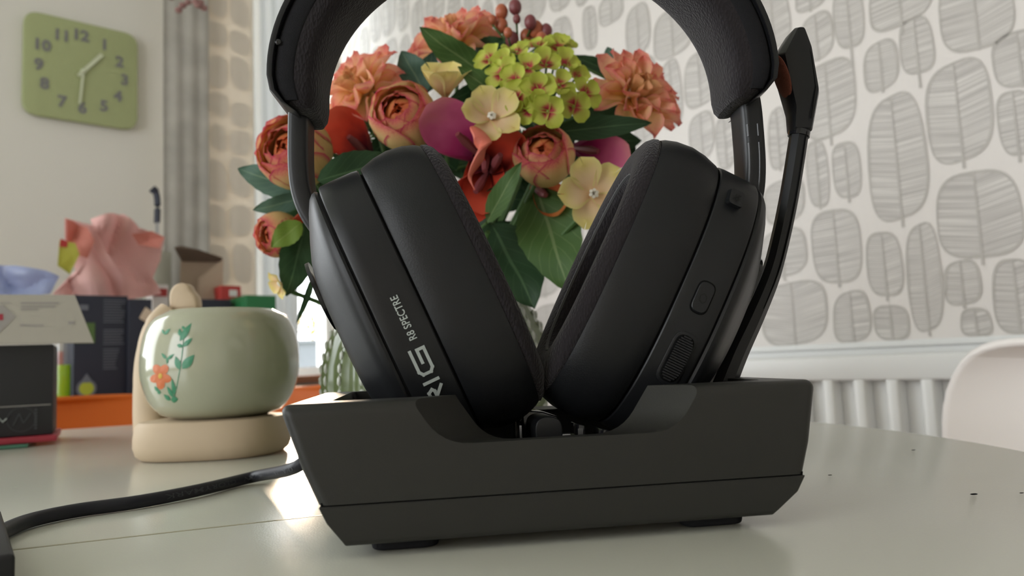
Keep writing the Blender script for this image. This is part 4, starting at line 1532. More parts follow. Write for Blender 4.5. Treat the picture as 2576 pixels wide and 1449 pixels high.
# controls on the right cup ring
cu = cups[1]
def ring_patch(name, s0, v0, hs_, hv, r, h, m, parent, n=2.5, inset=None, sink=0.0, bev=.0004):
    P = round_poly([(-hs_, -hv), (hs_, -hv), (hs_, hv), (-hs_, hv)], r, 6)
    bm = bmesh.new()
    f = lambda s_, v_, d: cu.P(s0 + s_, v0 + v_, cu.surf_w(v0 + v_) + d)
    lo = [bm.verts.new(f(a, b, -.001 - sink)) for a, b in P]
    hi = [bm.verts.new(f(a * .99, b * .99, h * .6)) for a, b in P]
    h2 = [bm.verts.new(f(a * .9, b * .94, h)) for a, b in P]
    n_ = len(P)
    bm.faces.new(lo); bm.faces.new(list(reversed(h2)))
    for A1, B1 in ((lo, hi), (hi, h2)):
        for i in range(n_):
            bm.faces.new((A1[i], B1[i], B1[(i + 1) % n_], A1[(i + 1) % n_]))
    bmesh.ops.recalc_face_normals(bm, faces=bm.faces)
    return bm_obj(name, bm, m, parent)
mb = ring_patch('mute_button', -.0355, .0446, .0034, .0040, .0018, .0034, 'leather_black', head)
def ring_lines(name, s0, v0, segs, w, parent, d):
    V, Fq = [], []
    for (a, b) in segs:
        dd = Vector((b[0] - a[0], b[1] - a[1])).normalized() * w; nn = Vector((-dd.y, dd.x))
        k = len(V)
        for q in ((a[0] - nn.x, a[1] - nn.y), (b[0] - nn.x, b[1] - nn.y), (b[0] + nn.x, b[1] + nn.y), (a[0] + nn.x, a[1] + nn.y)):
            V.append(cu.P(s0 - q[0], v0 + q[1], cu.surf_w(v0 + q[1]) + d))
        Fq.append((k, k + 1, k + 2, k + 3))
    mesh_obj(name, V, Fq, 'icon_dark', parent, smooth=False)
ring_lines('mute_icon', -.0355, .0446, [((-.0018, -.0015), (.0018, .0017)), ((-.0006, -.001), (-.0006, .0016)), ((.0006, -.001), (.0006, .0016)), ((-.0014, -.0004), (0, -.0016)), ((0, -.0016), (.0014, -.0004)), ((0, -.0016), (0, -.0024))], .00018, mb, .0035)
ring_patch('button_rim', -.0378, -.0004, .0039, .0071, .0039, .00025, 'gap_black', head)
pb2 = ring_patch('power_button', -.0378, -.0004, .0034, .0065, .0034, .0008, 'matte_black', head)
ring_lines('power_icon', -.0378, -.0008, [((-.0012, -.0012), (.0004, -.0020)), ((.0004, -.0020), (.0015, -.0008)), ((.0015, -.0008), (.0012, .0010)), ((.0012, .0010), (-.0002, .0020)), ((-.0002, .002), (-.0014, .0008)), ((-.0014, .0008), (-.0012, -.0012))], .00016, pb2, .00095)
ring_patch('wheel_rim', -.0386, -.0268, .0050, .0113, .0050, .0006, 'leather_black', head)
wh = ring_patch('volume_wheel', -.0386, -.0268, .0040, .0100, .0040, .0010, 'gap_black', head)
for i in range(19):
    v = -.0268 - .0090 + i * .0010
    k = abs(v + .0268) / .0095
    hw_ = .0034 * sqrt(max(.1, 1 - max(0, (k - .55) / .45) ** 2))
    bm = bmesh.new()
    box_bm(bm, cu.P(-.0386, v, cu.surf_w(v) + .0008 + .0010 * (1 - k * k)), cu.e1 * hw_, cu.e2 * .00032, Vector((0, .0008, 0)))
    bm_obj('ridge', bm, 'matte_black', wh, smooth=False)

# headband
BX = -.006
def outer(t):  # t from -1 (left end) to 1 (right end)
    ph = pi / 2 - t * pi / 2 * 1.0
    return Vector((BX + .1112 * cos(ph), .190 + .088 * sin(ph)))
def inner(t):
    ph = pi / 2 - t * pi / 2
    return Vector((BX + .0900 * cos(ph), .1865 + .072 * sin(ph)))
secs = []
NB = 64
for i in range(NB + 1):
    t = -1 + 2 * i / NB
    secs.append((inner(t), outer(t)))
def band(name, f0, f1, hw_, m, parent, n, ends, NS=28):
    """between fractions f0 (inner side) and f1 (outer side) of the band; ends = extra end sections"""
    S = []
    KE = {4: (.50, .78, .92, .99), 3: (.80, .93, .99), 2: (.92, .99), 1: (1,)}
    for k_, (a, b) in enumerate(ends[0]): S.append((Vector(a), Vector(b), KE[len(ends[0])][k_]))
    for a, b in secs: S.append((a, b, 1))
    for k_, (a, b) in enumerate(ends[1]): S.append((Vector(a), Vector(b), KE[len(ends[1])][-1 - k_]))
    vs, fs = [], []
    for idx, (a, b, k) in enumerate(S):
        p0, p1 = a.lerp(b, f0), a.lerp(b, f1)
        c, h = (p0 + p1) / 2, (p1 - p0) / 2
        for j in range(NS):
            x, y = se(2 * pi * j / NS, n)
            q = c + h * x
            vs.append((q.x, y * hw_ * k, q.y))
    for i in range(len(S) - 1):
        for j in range(NS):
            fs.append((i * NS + j, i * NS + (j + 1) % NS, (i + 1) * NS + (j + 1) % NS, (i + 1) * NS + j))
    fs.append(tuple(range(NS))); fs.append(tuple((len(S) - 1) * NS + j for j in reversed(range(NS))))
    bm = bmesh.new()
    me = bpy.data.meshes.new('x'); me.from_pydata(vs, [], fs); bm.from_mesh(me); bpy.data.meshes.remove(me)
    return bm_obj(name, bm, m, parent)
mir = lambda L: [((2 * BX - a[0], a[1]), (2 * BX - b[0], b[1])) for a, b in reversed(L)]
eL = [((-.1010, .1745), (-.1065, .1755)), ((-.0985, .1770), (-.1115, .1785)), ((-.0965, .1810), (-.1160, .1835))]
hb_ = band('headband', .84, 1.0, .0215, 'matte_black', head, 6, (eL, mir(eL)))
eF = [((-.1010, .1762), (-.1040, .1762)), ((-.0985, .1769), (-.1082, .1768)), ((-.0968, .1796), (-.1128, .1792)), ((-.0961, .1838), (-.1156, .1838))]
band('headband_padding', 0.0, .85, .0200, 'knit_black', hb_, 3.2, (eF, mir(eF)))
# smooth side cloth with its piping
band('padding_side', .40, .855, .0206, 'cloth_black', hb_, 7, (eF[2:], mir(eF[2:])))
band('trim_line', .85, .87, .0218, 'gloss_black', hb_, 6, (eL[1:], mir(eL[1:])))
sphere('rivet', (BX - .1112 + .0055, -.0212, .204), .0014, 'gloss_black', hb_, sc=(1, .4, 1), seg=10)

# microphone boom
bp_ = [(.1206, .1636), (.1141, .1366), (.1077, .1145), (.1018, .0981), (.0925, .0800), (.0833, .0638), (.0745, .0460)]
bo = tube('mic_boom', smooth_path([(x, 0, z) for x, z in bp_], 5), [.0042 + .0001 * max(0, i - 13) for i in range(31)], 'matte_black', head, n=8, flat=(1.0, 1.05), closed_up=Yv)
tube('boom_seam', [p + Vector((.0016, -.0043, 0)) for p in smooth_path([(x, 0, z) for x, z in bp_], 5)], .0004, 'gap_black', bo, n=6)
tube('boom_collar', [(.1209, 0, .1650), (.1203, 0, .1625)], .0049, 'gloss_black', bo, n=16)
mp_ = [(.1206, .2130), (.1242, .2129), (.1275, .2032), (.1297, .1820), (.1257, .1640), (.1160, .1643), (.1166, .1737), (.1112, .1997)]
# faceted head: thicker in the middle, chamfered edges
bm = bmesh.new()
P = round_poly(mp_, .0012, 3)
cxm = sum(p[0] for p in P) / len(P); czm = sum(p[1] for p in P) / len(P)
rings = []
for d, k in ((-.0085, .55), (-.0080, .78), (-.0045, .99), (.0045, .99), (.0080, .78), (.0085, .55)):
    rings.append([bm.verts.new((cxm + (x - cxm) * k, d * (0.55 + .45 * min(1, (z - .1640) / .018)), czm + (z - czm) * (k * .25 + .75 if k < .99 else 1))) for x, z in P])
for a, b_ in zip(rings, rings[1:]):
    for i in range(len(P)):
        bm.faces.new((a[i], b_[i], b_[(i + 1) % len(P)], a[(i + 1) % len(P)]))
bm.faces.new(rings[0]); bm.faces.new(list(reversed(rings[-1])))
bmesh.ops.recalc_face_normals(bm, faces=bm.faces)
mh = bm_obj('mic_head', bm, 'matte_black', bo)
a0_, a1_ = Vector((.1116, -.0010, .2008)), Vector((.1168, -.0010, .1800))
dm = (a1_ - a0_)
bm = bmesh.new()
bmesh.ops.create_uvsphere(bm, u_segments=20, v_segments=12, radius=1)
L_ = dm.length / 2; dz = dm.normalized(); dx = Vector((dz.z, 0, -dz.x))
for v in bm.verts:
    c = v.co.copy()
    v.co = (a0_ + a1_) / 2 + dx * (c.x * .0018 + .0006) + Vector((0, c.y * .0070 - .0012, 0)) + dz * (c.z * L_)
bm_obj('mic_foam', bm, 'copper_foam', mh)
tube('head_seam', [(.1236, -.0078, .2085), (.1255, -.0083, .1980), (.1262, -.0084, .1830), (.1238, -.0062, .1690)], .0003, 'gap_black', mh, n=6)
prism('mic_button', round_poly([(-.0010, -.0100), (.0010, -.0100), (.0010, .0100), (-.0010, .0100)], .0009, 3), Vector((1, 0, 0)), Vector((-.09, 0, 1)).normalized(), LY, Vector((.1279, 0, .1920)), -.003, .003, 'gloss_black', mh, bev=.0003)

# ------------------------------------------------------------------ USB cable
cp = [(900, 1150, .392, .775), (800, 1163, .395, .773), (740, 1177, .392, None), (640, 1199, None, .7545), (500, 1233, None, .7538), (350, 1262, None, .7535), (200, 1283, None, .7535), (100, 1303, None, .7535), (40, 1322, None, .7535), (-10, 1350, None, .7535), (-50, 1400, None, .7535), (-60, 1500, None, .7535)]
CP = []
for x, y, Y, z in cp:
    if Y is not None and z is not None:
        q = at(x, y, Y); CP.append(Vector((q.x, Y, z)))
    elif Y is not None:
        CP.append(at(x, y, Y))
    else:
        CP.append(hz(x, y, z))
CPs = smooth_path(CP, 8)
cb = thing('usb_cable', CPs[40], 'black usb cable with faint printed lettering running left from the dock', 'cable')
wparent(tube('cable_sheath', CPs, .0033, 'cable_black', n=14), cb)
# printed lettering: upside down as seen, follows the sheath
cum = [0]
for a, b_ in zip(CPs, CPs[1:]): cum.append(cum[-1] + (b_ - a).length)
def along(d):
    d = max(0, min(cum[-1] - 1e-5, d))
    for i in range(len(cum) - 1):
        if cum[i + 1] >= d:
            t = (d - cum[i]) / (cum[i + 1] - cum[i])
            return CPs[i].lerp(CPs[i + 1], t), (CPs[i + 1] - CPs[i]).normalized()
vs, fs = text_geo('00V   VW-1   USB   2.0V   GLORYMARK', .0034, bold=.00002, sx=1.25)
d0 = 0
best = 1e9
for i, p in enumerate(CPs):
    v = p - CAM
    px_ = PW / 2 + FPX * v.dot(rt) / v.dot(fw)
    if abs(px_ - 748) < best: best = abs(px_ - 748); d0 = cum[i]
V = []
wtx = max(v[0] for v in vs)
# target length: from px 748 to px 408
d1 = d0
best = 1e9
for i, p in enumerate(CPs):
    v = p - CAM
    px_ = PW / 2 + FPX * v.dot(rt) / v.dot(fw)
    if abs(px_ - 408) < best: best = abs(px_ - 408); d1 = cum[i]
for x, y in vs:
    p, t = along(d0 + x / wtx * (d1 - d0))
    view = (CAM - p).normalized()
    upv = t.cross(view).normalized()       # across the sheath
    if upv.z > 0: upv = -upv
    nn = upv.cross(t).normalized()
    if nn.dot(view) < 0: nn = -nn
    ang_ = (y - .0011) / .0033
    V.append(p + (nn * cos(ang_) + upv * sin(ang_)) * .00345)
wparent(mesh_obj('printed_lettering', V, fs, 'print_grey', smooth=False), cb)

# dark plug block cut off by the lower left corner
pe = hz(30, 1449, TZ)
q = hz(4, 1352, TZ)
dd_ = (Vector((pe.x, pe.y, 0)) - Vector((q.x, q.y, 0))).normalized()
sd_ = Vector((dd_.y, -dd_.x, 0))
if sd_.x > 0: sd_ = -sd_
pl = thing('plug_block', (q.x, q.y, TZ), 'black plastic plug cut off by the lower left corner of view', 'plug')
ctr = Vector((q.x, q.y, 0)) + dd_ * .055 + sd_ * .0105 + Z_ * (TZ + .0062)
wparent(box('plug_body', ctr, (.052, .010, .006), 'box_black', bev=.0015, axes=(dd_, sd_, Z_)), pl)
wparent(box('plug_tip', ctr - dd_ * .056, (.005, .0065, .0035), 'steel', bev=.0004, axes=(dd_, sd_, Z_)), pl)

# ------------------------------------------------------------------ vase
VC = at(1105, 950, .60); VC = Vector((VC.x, .60, TZ))
vz = thing('glass_vase', VC, 'ribbed green glass vase with beaded ridges behind the dock', 'vase')
vprof = [(.052, .0005), (.060, .004), (.074, .018), (.086, .036), (.0895, .050), (.0885, .066), (.084, .084), (.076, .102), (.066, .120), (.058, .134), (.0545, .145), (.056, .152)]
def vr(z):
    for (r0_, z0_), (r1_, z1_) in zip(vprof, vprof[1:]):
        if z <= z1_:
            return r0_ + (r1_ - r0_) * (z - z0_) / max(1e-6, z1_ - z0_)
    return vprof[-1][0]
NR = 24
pf = [(.001, .0008)] + vprof + [(.053, .152), (.0515, .145), (.054, .134), (.062, .120), (.072, .102), (.080, .084), (.0845, .066), (.0855, .050), (.082, .036), (.070, .020), (.056, .008), (.001, .006)]
lathe('vessel', pf, 'glass_green', vz, n=144, fn=lambda a, z: 1 + .018 * cos(a * NR))
bead = None
vsb, fsb = [], []
for k in range(NR):
    a = 2 * pi * k / NR
    bm = bmesh.new()
    z = .012
    i = 0
    while z < .140:
        r = vr(z) * 1.018
        mtx = Matrix.Translation((r * cos(a), r * sin(a), z)) @ Matrix.Rotation(a, 4, 'Z') @ Matrix.Diagonal((.0018, .0020, .0042, 1))
        bmesh.ops.create_icosphere(bm, subdivisions=1, radius=1, matrix=mtx)
        z += .0088
    if k == 0:
        bead = bm_obj('bead_row', bm, 'bead_glass', vz)
    else:
        bm.free()
        c = bead.copy(); COL.objects.link(c); c.parent = vz; c.rotation_euler = (0, 0, a)
wparent(tag(tube('stem_bundle', [VC + Vector((0, 0, .01)), VC + Vector((.004, 0, .08)), VC + Vector((0, 0, .17))], [.034, .028, .036], 'stem_green', n=9)), vz)

# ------------------------------------------------------------------ flowers
def petal_mesh(name, L, Wd, cup=.3, curl=.2, wave=0, tip='round', nu=8, nv=8, m='dahlia_petal', twist=0, seed=0):
    vs, fs, uv = [], [], []
    for j in range(nv + 1):
        v = j / nv
        if tip == 'round':
            w = Wd * (.16 + .84 * sin(min(1, v * 1.45) * pi / 2) ** 1.2) * sqrt(max(0, 1 - max(0, (v - .55) / .45) ** 2.4))
        elif tip == 'point':
            w = Wd * (sin(pi * min(1, v * .93 + .07)) ** .85)
        elif tip == 'notch':
            w = Wd * (.16 + .84 * sin(min(1, v * 1.5) * pi / 2) ** 1.3) * sqrt(max(0, 1 - max(0, (v - .55) / .45) ** 2.6))
        else:
            w = Wd
        w = max(w, Wd * .02)
        for i in range(nu + 1):
            u = -1 + 2 * i / nu
            x = u * w / 2
            y = L * v
            if tip == 'notch':
                y *= 1 - .15 * max(0, (v - .6) / .4) * max(0, 1 - abs(u) * 1.3) * 1.5
            z = cup * L * (u * u) * (w / Wd) * .5 + curl * L * v * v + wave * L * sin(v * 7 + u * 3 + seed) * .1 * (.3 + abs(u))
            x += twist * v * v * L * .3
            vs.append((x, y, z)); uv.append((i / nu, v))
    for j in range(nv):
        for i in range(nu):
            k = j * (nu + 1) + i
            fs.append((k, k + 1, k + nu + 2, k + nu + 1))
    me = bpy.data.meshes.new(name)
    me.from_pydata(vs, [], fs); me.update()
    me.polygons.foreach_set('use_smooth', [True] * len(me.polygons))
    ul = me.uv_layers.new(name='UVMap')
    for p in me.polygons:
        for li in p.loop_indices: ul.data[li].uv = uv[me.loops[li].vertex_index]
    me.materials.append(MATS[m])
    return me


def shell_mesh(name, R, daz, p0, p1, m, flare=.06, nu=8, nv=9, seed=0):
    """cupped petal: patch of a ball of radius R, base at the bottom, tip curling over"""
    vs, fs, uv = [], [], []
    for j in range(nv + 1):
        v = j / nv
        th = p0 + (p1 - p0) * v
        wv = sin(min(1, v * 1.3 + .12) * pi / 2) * sqrt(max(.0, 1 - max(0, (v - .62) / .42) ** 2.2))
        for i in range(nu + 1):
            u = -1 + 2 * i / nu
            a = u * daz * wv
            r = R * (1 + flare * v * v + .05 * u * u * v + .03 * sin(u * 4 + seed + v * 3) * v)
            vs.append((r * sin(th) * sin(a), r * sin(th) * cos(a), r * cos(th))); uv.append((i / nu, v))
    for j in range(nv):
        for i in range(nu):
            k = j * (nu + 1) + i
            fs.append((k, k + 1, k + nu + 2, k + nu + 1))
    me = bpy.data.meshes.new(name)
    me.from_pydata(vs, [], fs); me.update()
    me.polygons.foreach_set('use_smooth', [True] * len(me.polygons))
    ul = me.uv_layers.new(name='UVMap')
    for p in me.polygons:
        for li in p.loop_indices: ul.data[li].uv = uv[me.loops[li].vertex_index]
    me.materials.append(MATS[m])
    return me


def put(me, name, parent, mtx):
    o = bpy.data.objects.new(name, me)
    COL.objects.link(o)
    o.parent = parent
    o.matrix_local = mtx
    return o


def frame_mat(pos, facing, roll=0):
    f = Vector(facing).normalized()
    x = Z_.cross(f)
    if x.length < .05: x = X_.copy()
    x.normalize()
    y = f.cross(x)
    m = Matrix((x, y, f)).transposed().to_4x4()
    return Matrix.Translation(pos) @ m @ Matrix.Rotation(roll, 4, 'Z')


NECK = VC + Vector((0, 0, .15))
def add_stem(t, pos, r=.0018):
    """stem from the back of the flower down into the vase neck"""
    a = pos + Vector((0, .015, -.004))
    e = NECK + Vector(((pos.x - NECK.x) * .12, (pos.y - NECK.y) * .1, -.03))
    mid = a.lerp(e, .5) + Vector((0, .02, -.015))
    wparent(tube('stem', smooth_path([a, mid, e], 4), r, 'stem_green', n=6), t)


petal_lib = {
    'dahlia': [petal_mesh('petal', 1, .42, .5, .10 * s, .8, 'round', m='dahlia_petal', seed=s * 3) for s in (-2, 0, 2, 3)],
    'dahlia_in': [petal_mesh('petal', 1, .36, .8, .35, .4, 'round', m='dahlia_inner', seed=s) for s in (1, 4)],
    'cream': [petal_mesh('petal', 1, .84, .25, .12 * s, .25, 'notch', m='cream_petal', seed=s, nu=10) for s in (-1, 0, 1)],
    'hyd': [petal_mesh('petal', 1, 1.0, .45, .15 * s, .5, 'round', m='hydrangea_petal', seed=s) for s in (-2, 0, 1)],
    'r_out': [shell_mesh('petal', 1, 1.0, radians(165), radians(45), 'ranunculus_petal', .08, seed=s) for s in (0, 2, 5)],
    'r_mid': [shell_mesh('petal', 1, 1.0, radians(150), radians(30), 'ranunculus_petal', -.02, seed=s) for s in (1, 3)],
    'r_in': [shell_mesh('petal', 1, 1.1, radians(130), radians(14), 'ranunculus_heart', -.05, seed=s) for s in (1, 3)],
    'r_open': [petal_mesh('petal', 1, .85, .9, .35, .3, 'round', m='ranunculus_petal', seed=s) for s in (0, 3)],
}
GRP = 'flowers of the artificial bouquet'


def dahlia(px, py, Y, R, face, label, seed, squash=1.0):
    pos = at(px, py, Y); r = random.Random(seed)
    t = thing('dahlia', label=label, cat='flower', mw=frame_mat(pos, face, r.uniform(0, 6)), group=GRP)
    Rm = R / FPX * Y
    for n, el, L in ((11, -4, 1.0), (10, 16, .95), (9, 34, .80), (7, 52, .62), (5, 72, .42)):
        for k in range(n):
            az = 2 * pi * k / n + r.uniform(-.15, .15) + el
            s = Rm * L * r.uniform(.88, 1.08)
            lib = petal_lib['dahlia'] if el < 50 else petal_lib['dahlia_in']
            put(r.choice(lib), 'petal', t, Matrix.Rotation(az, 4, 'Z') @ Matrix.Rotation(radians(el + r.uniform(-9, 9)), 4, 'X') @ Matrix.Rotation(r.uniform(-.35, .35), 4, 'Y') @ Matrix.Diagonal((s * squash, s, s * .8, 1)))
    o = sphere('flower_heart', (0, 0, Rm * .12), Rm * .16, 'stamen', t, seg=10)
    add_stem(t, pos)
    return t


def ranunculus(px, py, Y, R, face, label, seed, opening=1.0):
    pos = at(px, py, Y); r = random.Random(seed)
    t = thing('ranunculus', label=label, cat='flower', mw=frame_mat(pos, face, r.uniform(0, 6)), group=GRP)
    Rm = R / FPX * Y
    for key, n, k0, sc in (('r_out', 5, 0, 1.0), ('r_out', 5, .6, .93), ('r_mid', 5, .3, .84), ('r_mid', 5, .9, .76), ('r_in', 4, 0, .62), ('r_in', 4, .7, .50), ('r_in', 3, .2, .36)):
        for k in range(n):
            az = 2 * pi * (k + k0) / n + r.uniform(-.12, .12)
            s = Rm * sc * r.uniform(.97, 1.03)
            put(r.choice(petal_lib[key]), 'petal', t, Matrix.Rotation(az, 4, 'Z') @ Matrix.Rotation(radians(r.uniform(-5, 5)), 4, 'X') @ Matrix.Diagonal((s, s, s, 1)))
    sphere('flower_heart', (0, 0, 0), Rm * .26, 'berry_orange', t, seg=10)
    add_stem(t, pos)
    return t


def blossom(px, py, Y, R, face, label, seed, n=5, el=18, roll=None):
    pos = at(px, py, Y); r = random.Random(seed)
    t = thing('blossom', label=label, cat='flower', mw=frame_mat(pos, face, r.uniform(0, 6) if roll is None else roll), group=GRP)
    Rm = R / FPX * Y
    for k in range(n):
        s = Rm * r.uniform(.92, 1.08)
        put(r.choice(petal_lib['cream']), 'petal', t, Matrix.Rotation(2 * pi * k / n + r.uniform(-.08, .08), 4, 'Z') @ Matrix.Rotation(radians(el + r.uniform(-8, 8)), 4, 'X') @ Matrix.Diagonal((s, s, s, 1)))
    for k in range(6):
        a = 2 * pi * k / 6
        tube('stamen', [(0, 0, 0), (cos(a) * Rm * .09, sin(a) * Rm * .09, Rm * .22)], [.0007, .0013], 'stamen', t, n=6)
    add_stem(t, pos)
    return t


def hydrangea(florets, label):
    cx = sum(f[0] for f in florets) / len(florets); cy = sum(f[1] for f in florets) / len(florets)
    c = at(cx, cy, .56)
    t = thing('hydrangea', c, label, 'flower', group=GRP)
    for i, (x, y, Y, R, dx, dz) in enumerate(florets):
        r = random.Random(i + 40)
        pos = at(x, y, Y)
        Rm = R / FPX * Y * 1.28
        # floret: eye mesh with its petals as sub-parts
        bm = bmesh.new()
        bmesh.ops.create_icosphere(bm, subdivisions=1, radius=Rm * .12)
        f = bm_obj('floret', bm, 'hydrangea_eye' if 'hydrangea_eye' in MATS else 'stamen', t)
        f.matrix_parent_inverse = Matrix.Identity(4)
        f.matrix_local = Matrix.Translation(-c) @ frame_mat(pos, (dx, -1, dz), r.uniform(0, 6))
        for k in range(4):
            s = Rm * r.uniform(.9, 1.1)
            put(r.choice(petal_lib['hyd']), 'petal', f, Matrix.Rotation(pi / 2 * k + r.uniform(-.1, .1), 4, 'Z') @ Matrix.Rotation(radians(14 + r.uniform(-12, 18)), 4, 'X') @ Matrix.Diagonal((s, s, s, 1)))
        wparent(tube('floret_stalk', [pos, pos.lerp(c + Vector((0, .045, -.03)), .8)], .0009, 'stem_green', n=5), t)
    add_stem(t, c + Vector((0, .03, -.02)), .003)
    return t


mat('hydrangea_eye', (0.30, 0.36, 0.06), 0.5)


def spathe(name, base, tip, width_px, Y, m, label, seed, open_=.8, lean=0.0, bend=.25, roll=0.0, depth=.5):
    """calla: rolled funnel that opens to a broad blade, from base picture point to tip picture point"""
    b, e = at(*base, Y + .02), at(*tip, Y - .01)
    ax = (e - b); L = ax.length; ax.normalize()
    view = (CAM - b).normalized()
    sx = ax.cross(view).normalized(); nz = sx.cross(ax).normalized()
    Wm = width_px / FPX * Y
    nu, nv = 18, 14
    vs, fs, uv = [], [], []
    for j in range(nv + 1):
        v = j / nv
        w = Wm / 2 * (.22 + .78 * sin(min(1, v * 1.35) * pi / 2)) * sqrt(max(0.0, 1 - max(0, (v - .5) / .5) ** 2.2)) + .0004
        wrap = (1 - v) ** 1.2 * 2.2 + .9 * open_
        for i in range(nu + 1):
            u = -1 + 2 * i / nu
            a = u * wrap
            x = sin(a) * w / max(.5, sin(min(pi / 2, wrap)))
            z = (1 - cos(a)) * w * depth + bend * L * v * v * .35
            x2 = x * cos(roll * v) - z * sin(roll * v) * .5
            z2 = z + x * sin(roll * v)
            p = b + ax * (L * v) + sx * x2 + nz * (z2 - w * .4)
            vs.append(p); uv.append((i / nu, v))
    for j in range(nv):
        for i in range(nu):
            k = j * (nu + 1) + i
            fs.append((k, k + 1, k + nu + 2, k + nu + 1))
    t = thing('calla_lily', b, label, 'flower', group=GRP)
    wparent(mesh_obj('spathe', vs, fs, m, uvs=uv), t)
    wparent(tube('spadix', [b, b + ax * L * .35 + nz * Wm * .10, b + ax * L * .5 + nz * Wm * .16], [.002, .0035, .002], 'berry_plum', n=8), t)
    add_stem(t, b)
    return t


def leaf_world(name, p0, p1, Wm, m, parent, arch=.12, fold=.18, tilt=0.0, view=None, nu=8, nv=14, serr=.0):
    ax = p1 - p0; L = ax.length; ax = ax.normalized()
    vw = view or (CAM - p0).normalized()
    sx = ax.cross(vw).normalized(); nz = sx.cross(ax).normalized()
    s2, n2 = sx * cos(tilt) + nz * sin(tilt), nz * cos(tilt) - sx * sin(tilt)
    vs, fs, uv = [], [], []
    for j in range(nv + 1):
        v = j / nv
        w = Wm / 2 * (sin(pi * min(1, v ** .82 * .985 + .012)) ** .8)
        if serr: w *= 1 + serr * ((j % 2) - .5)
        for i in range(nu + 1):
            u = -1 + 2 * i / nu
            z = -fold * w * (1 - abs(u)) + arch * L * sin(pi * v) * .6 + .04 * Wm * sin(v * 11 + u * 2)
            vs.append(p0 + ax * (L * v) + s2 * (u * w) + n2 * z); uv.append((i / nu, v))
    for j in range(nv):
        for i in range(nu):
            k = j * (nu + 1) + i
            fs.append((k, k + 1, k + nu + 2, k + nu + 1))
    return wparent(mesh_obj(name, vs, fs, m, uvs=uv), parent)


def sprig(label, leaves, m0='leaf_dark', grp='leaf sprigs of the bouquet'):
    """leaves: (x0,y0,Y0, x1,y1,Y1, width_px, material, tilt)"""
    x0, y0, Y0 = leaves[0][:3]
    b = at(x0, y0, Y0)
    t = thing('leaf_sprig', b, label, 'leaves', group=grp)
    for L in leaves:
        (a0, b0, Ya, a1, b1, Yb, w) = L[:7]
        m = L[7] if len(L) > 7 else m0
        tl = L[8] if len(L) > 8 else .2
        p, q = at(a0, b0, Ya), at(a1, b1, Yb)
        leaf_world('leaf', p, q, w / FPX * (Ya + Yb) / 2, m, t, tilt=tl, serr=.05)
        if (p - b).length > .01:
            wparent(tube('stalk', [b, p], .0012, 'stem_green', n=5), t)
    add_stem(t, b)
    return t


# --- flowers (picture point, distance, radius in picture pixels, facing)
dahlia(1148, 112, .64, 128, (-.25, -.70, .9), 'coral pink dahlia at the top of bouquet left of the berries', 1)
dahlia(922, 232, .60, 128, (-.6, -.85, .45), 'coral dahlia at upper left of bouquet beside the headband', 2)
dahlia(1588, 250, .58, 138, (.45, -.9, .35), 'large coral orange dahlia at the right side of the bouquet', 3)
ranunculus(1018, 298, .535, 84, (-.25, -1, .25), 'large round orange and pink ranunculus above the left ear cup', 4)
ranunculus(1368, 395, .525, 76, (-.15, -1, .30), 'round ranunculus with orange heart between the two ear cups', 5)
ranunculus(745, 385, .56, 92, (-.45, -1, .2), 'red and yellow ranunculus behind the left slider arm', 6)
ranunculus(702, 590, .60, 56, (-.7, -.8, -.2), 'small pink ranunculus bud low at the left of the bouquet', 7)
blossom(1120, 246, .545, 100, (.0, -.55, .85), 'cream five petal blossom seen from the side above the ranunculus', 10, el=48)
blossom(1236, 300, .515, 90, (.10, -1, .25), 'cream five petal blossom above the red calla lilies', 11, roll=.3)
blossom(1490, 492, .505, 104, (.10, -1, .05), 'large cream yellow blossom beside the right ear cushion', 12, roll=.35)
blossom(708, 712, .57, 42, (-.8, -.5, -.5), 'small yellow blossom hanging above the ceramic pot', 13)
hydrangea([(1232, 152, .55, 36, -.5, .6), (1262, 190, .53, 40, -.4, .3), (1300, 132, .56, 36, -.2, .9), (1352, 118, .57, 38, 0, 1), (1402, 122, .575, 36, .2, .9),
           (1328, 172, .53, 38, -.1, .5), (1296, 205, .52, 38, -.3, .2), (1375, 165, .54, 38, .1, .6), (1420, 165, .55, 36, .4, .5), (1428, 118, .585, 26, .5, .9),
           (1300, 250, .515, 40, -.3, -.1), (1352, 228, .51, 40, 0, .1), (1405, 215, .525, 38, .3, .2), (1378, 280, .505, 38, 0, -.3), (1470, 235, .54, 36, .6, 0),
           (1442, 268, .525, 38, .4, -.2), (1330, 280, .512, 32, -.2, -.4), (1448, 195, .55, 34, .6, .3), (1360, 262, .508, 30, .1, -.2), (1270, 160, .54, 30, -.4, .5)],
          'lime green hydrangea with magenta centres at upper middle of the bouquet')
spathe('calla_lily', (1215, 398), (1072, 262), 150, .515, 'calla_magenta', 'magenta pink calla lily over the large round ranunculus', 1, open_=1.0, bend=.1, roll=.2)
spathe('calla_lily', (1228, 430), (1150, 560), 120, .520, 'calla_red', 'deep red calla lily pointing down beside the left ear cushion', 2, open_=1.0, bend=.2)
spathe('calla_lily', (1225, 345), (1212, 545), 112, .525, 'calla_red', 'scarlet calla lily with dark throat hanging between the ear cups', 3, open_=.8, bend=.1)
spathe('calla_lily', (1232, 440), (1296, 318), 120, .520, 'calla_red', 'red calla lily rising right of centre under the cream blossom', 4, open_=1.0, bend=.15)
spathe('calla_lily', (930, 392), (812, 285), 130, .575, 'calla_red', 'dark red calla lily behind the left slider arm of the headset', 5, open_=1.0, bend=.1)
spathe('calla_lily', (1440, 372), (1590, 392), 92, .545, 'calla_magenta', 'purple pink calla lily below the long leaf at right', 6, open_=1.0, bend=.1)
spathe('calla_lily', (1340, 470), (1425, 525), 90, .545, 'orange_petal', 'orange calla lily half hidden under the right ranunculus', 7, open_=1.0, bend=.1)
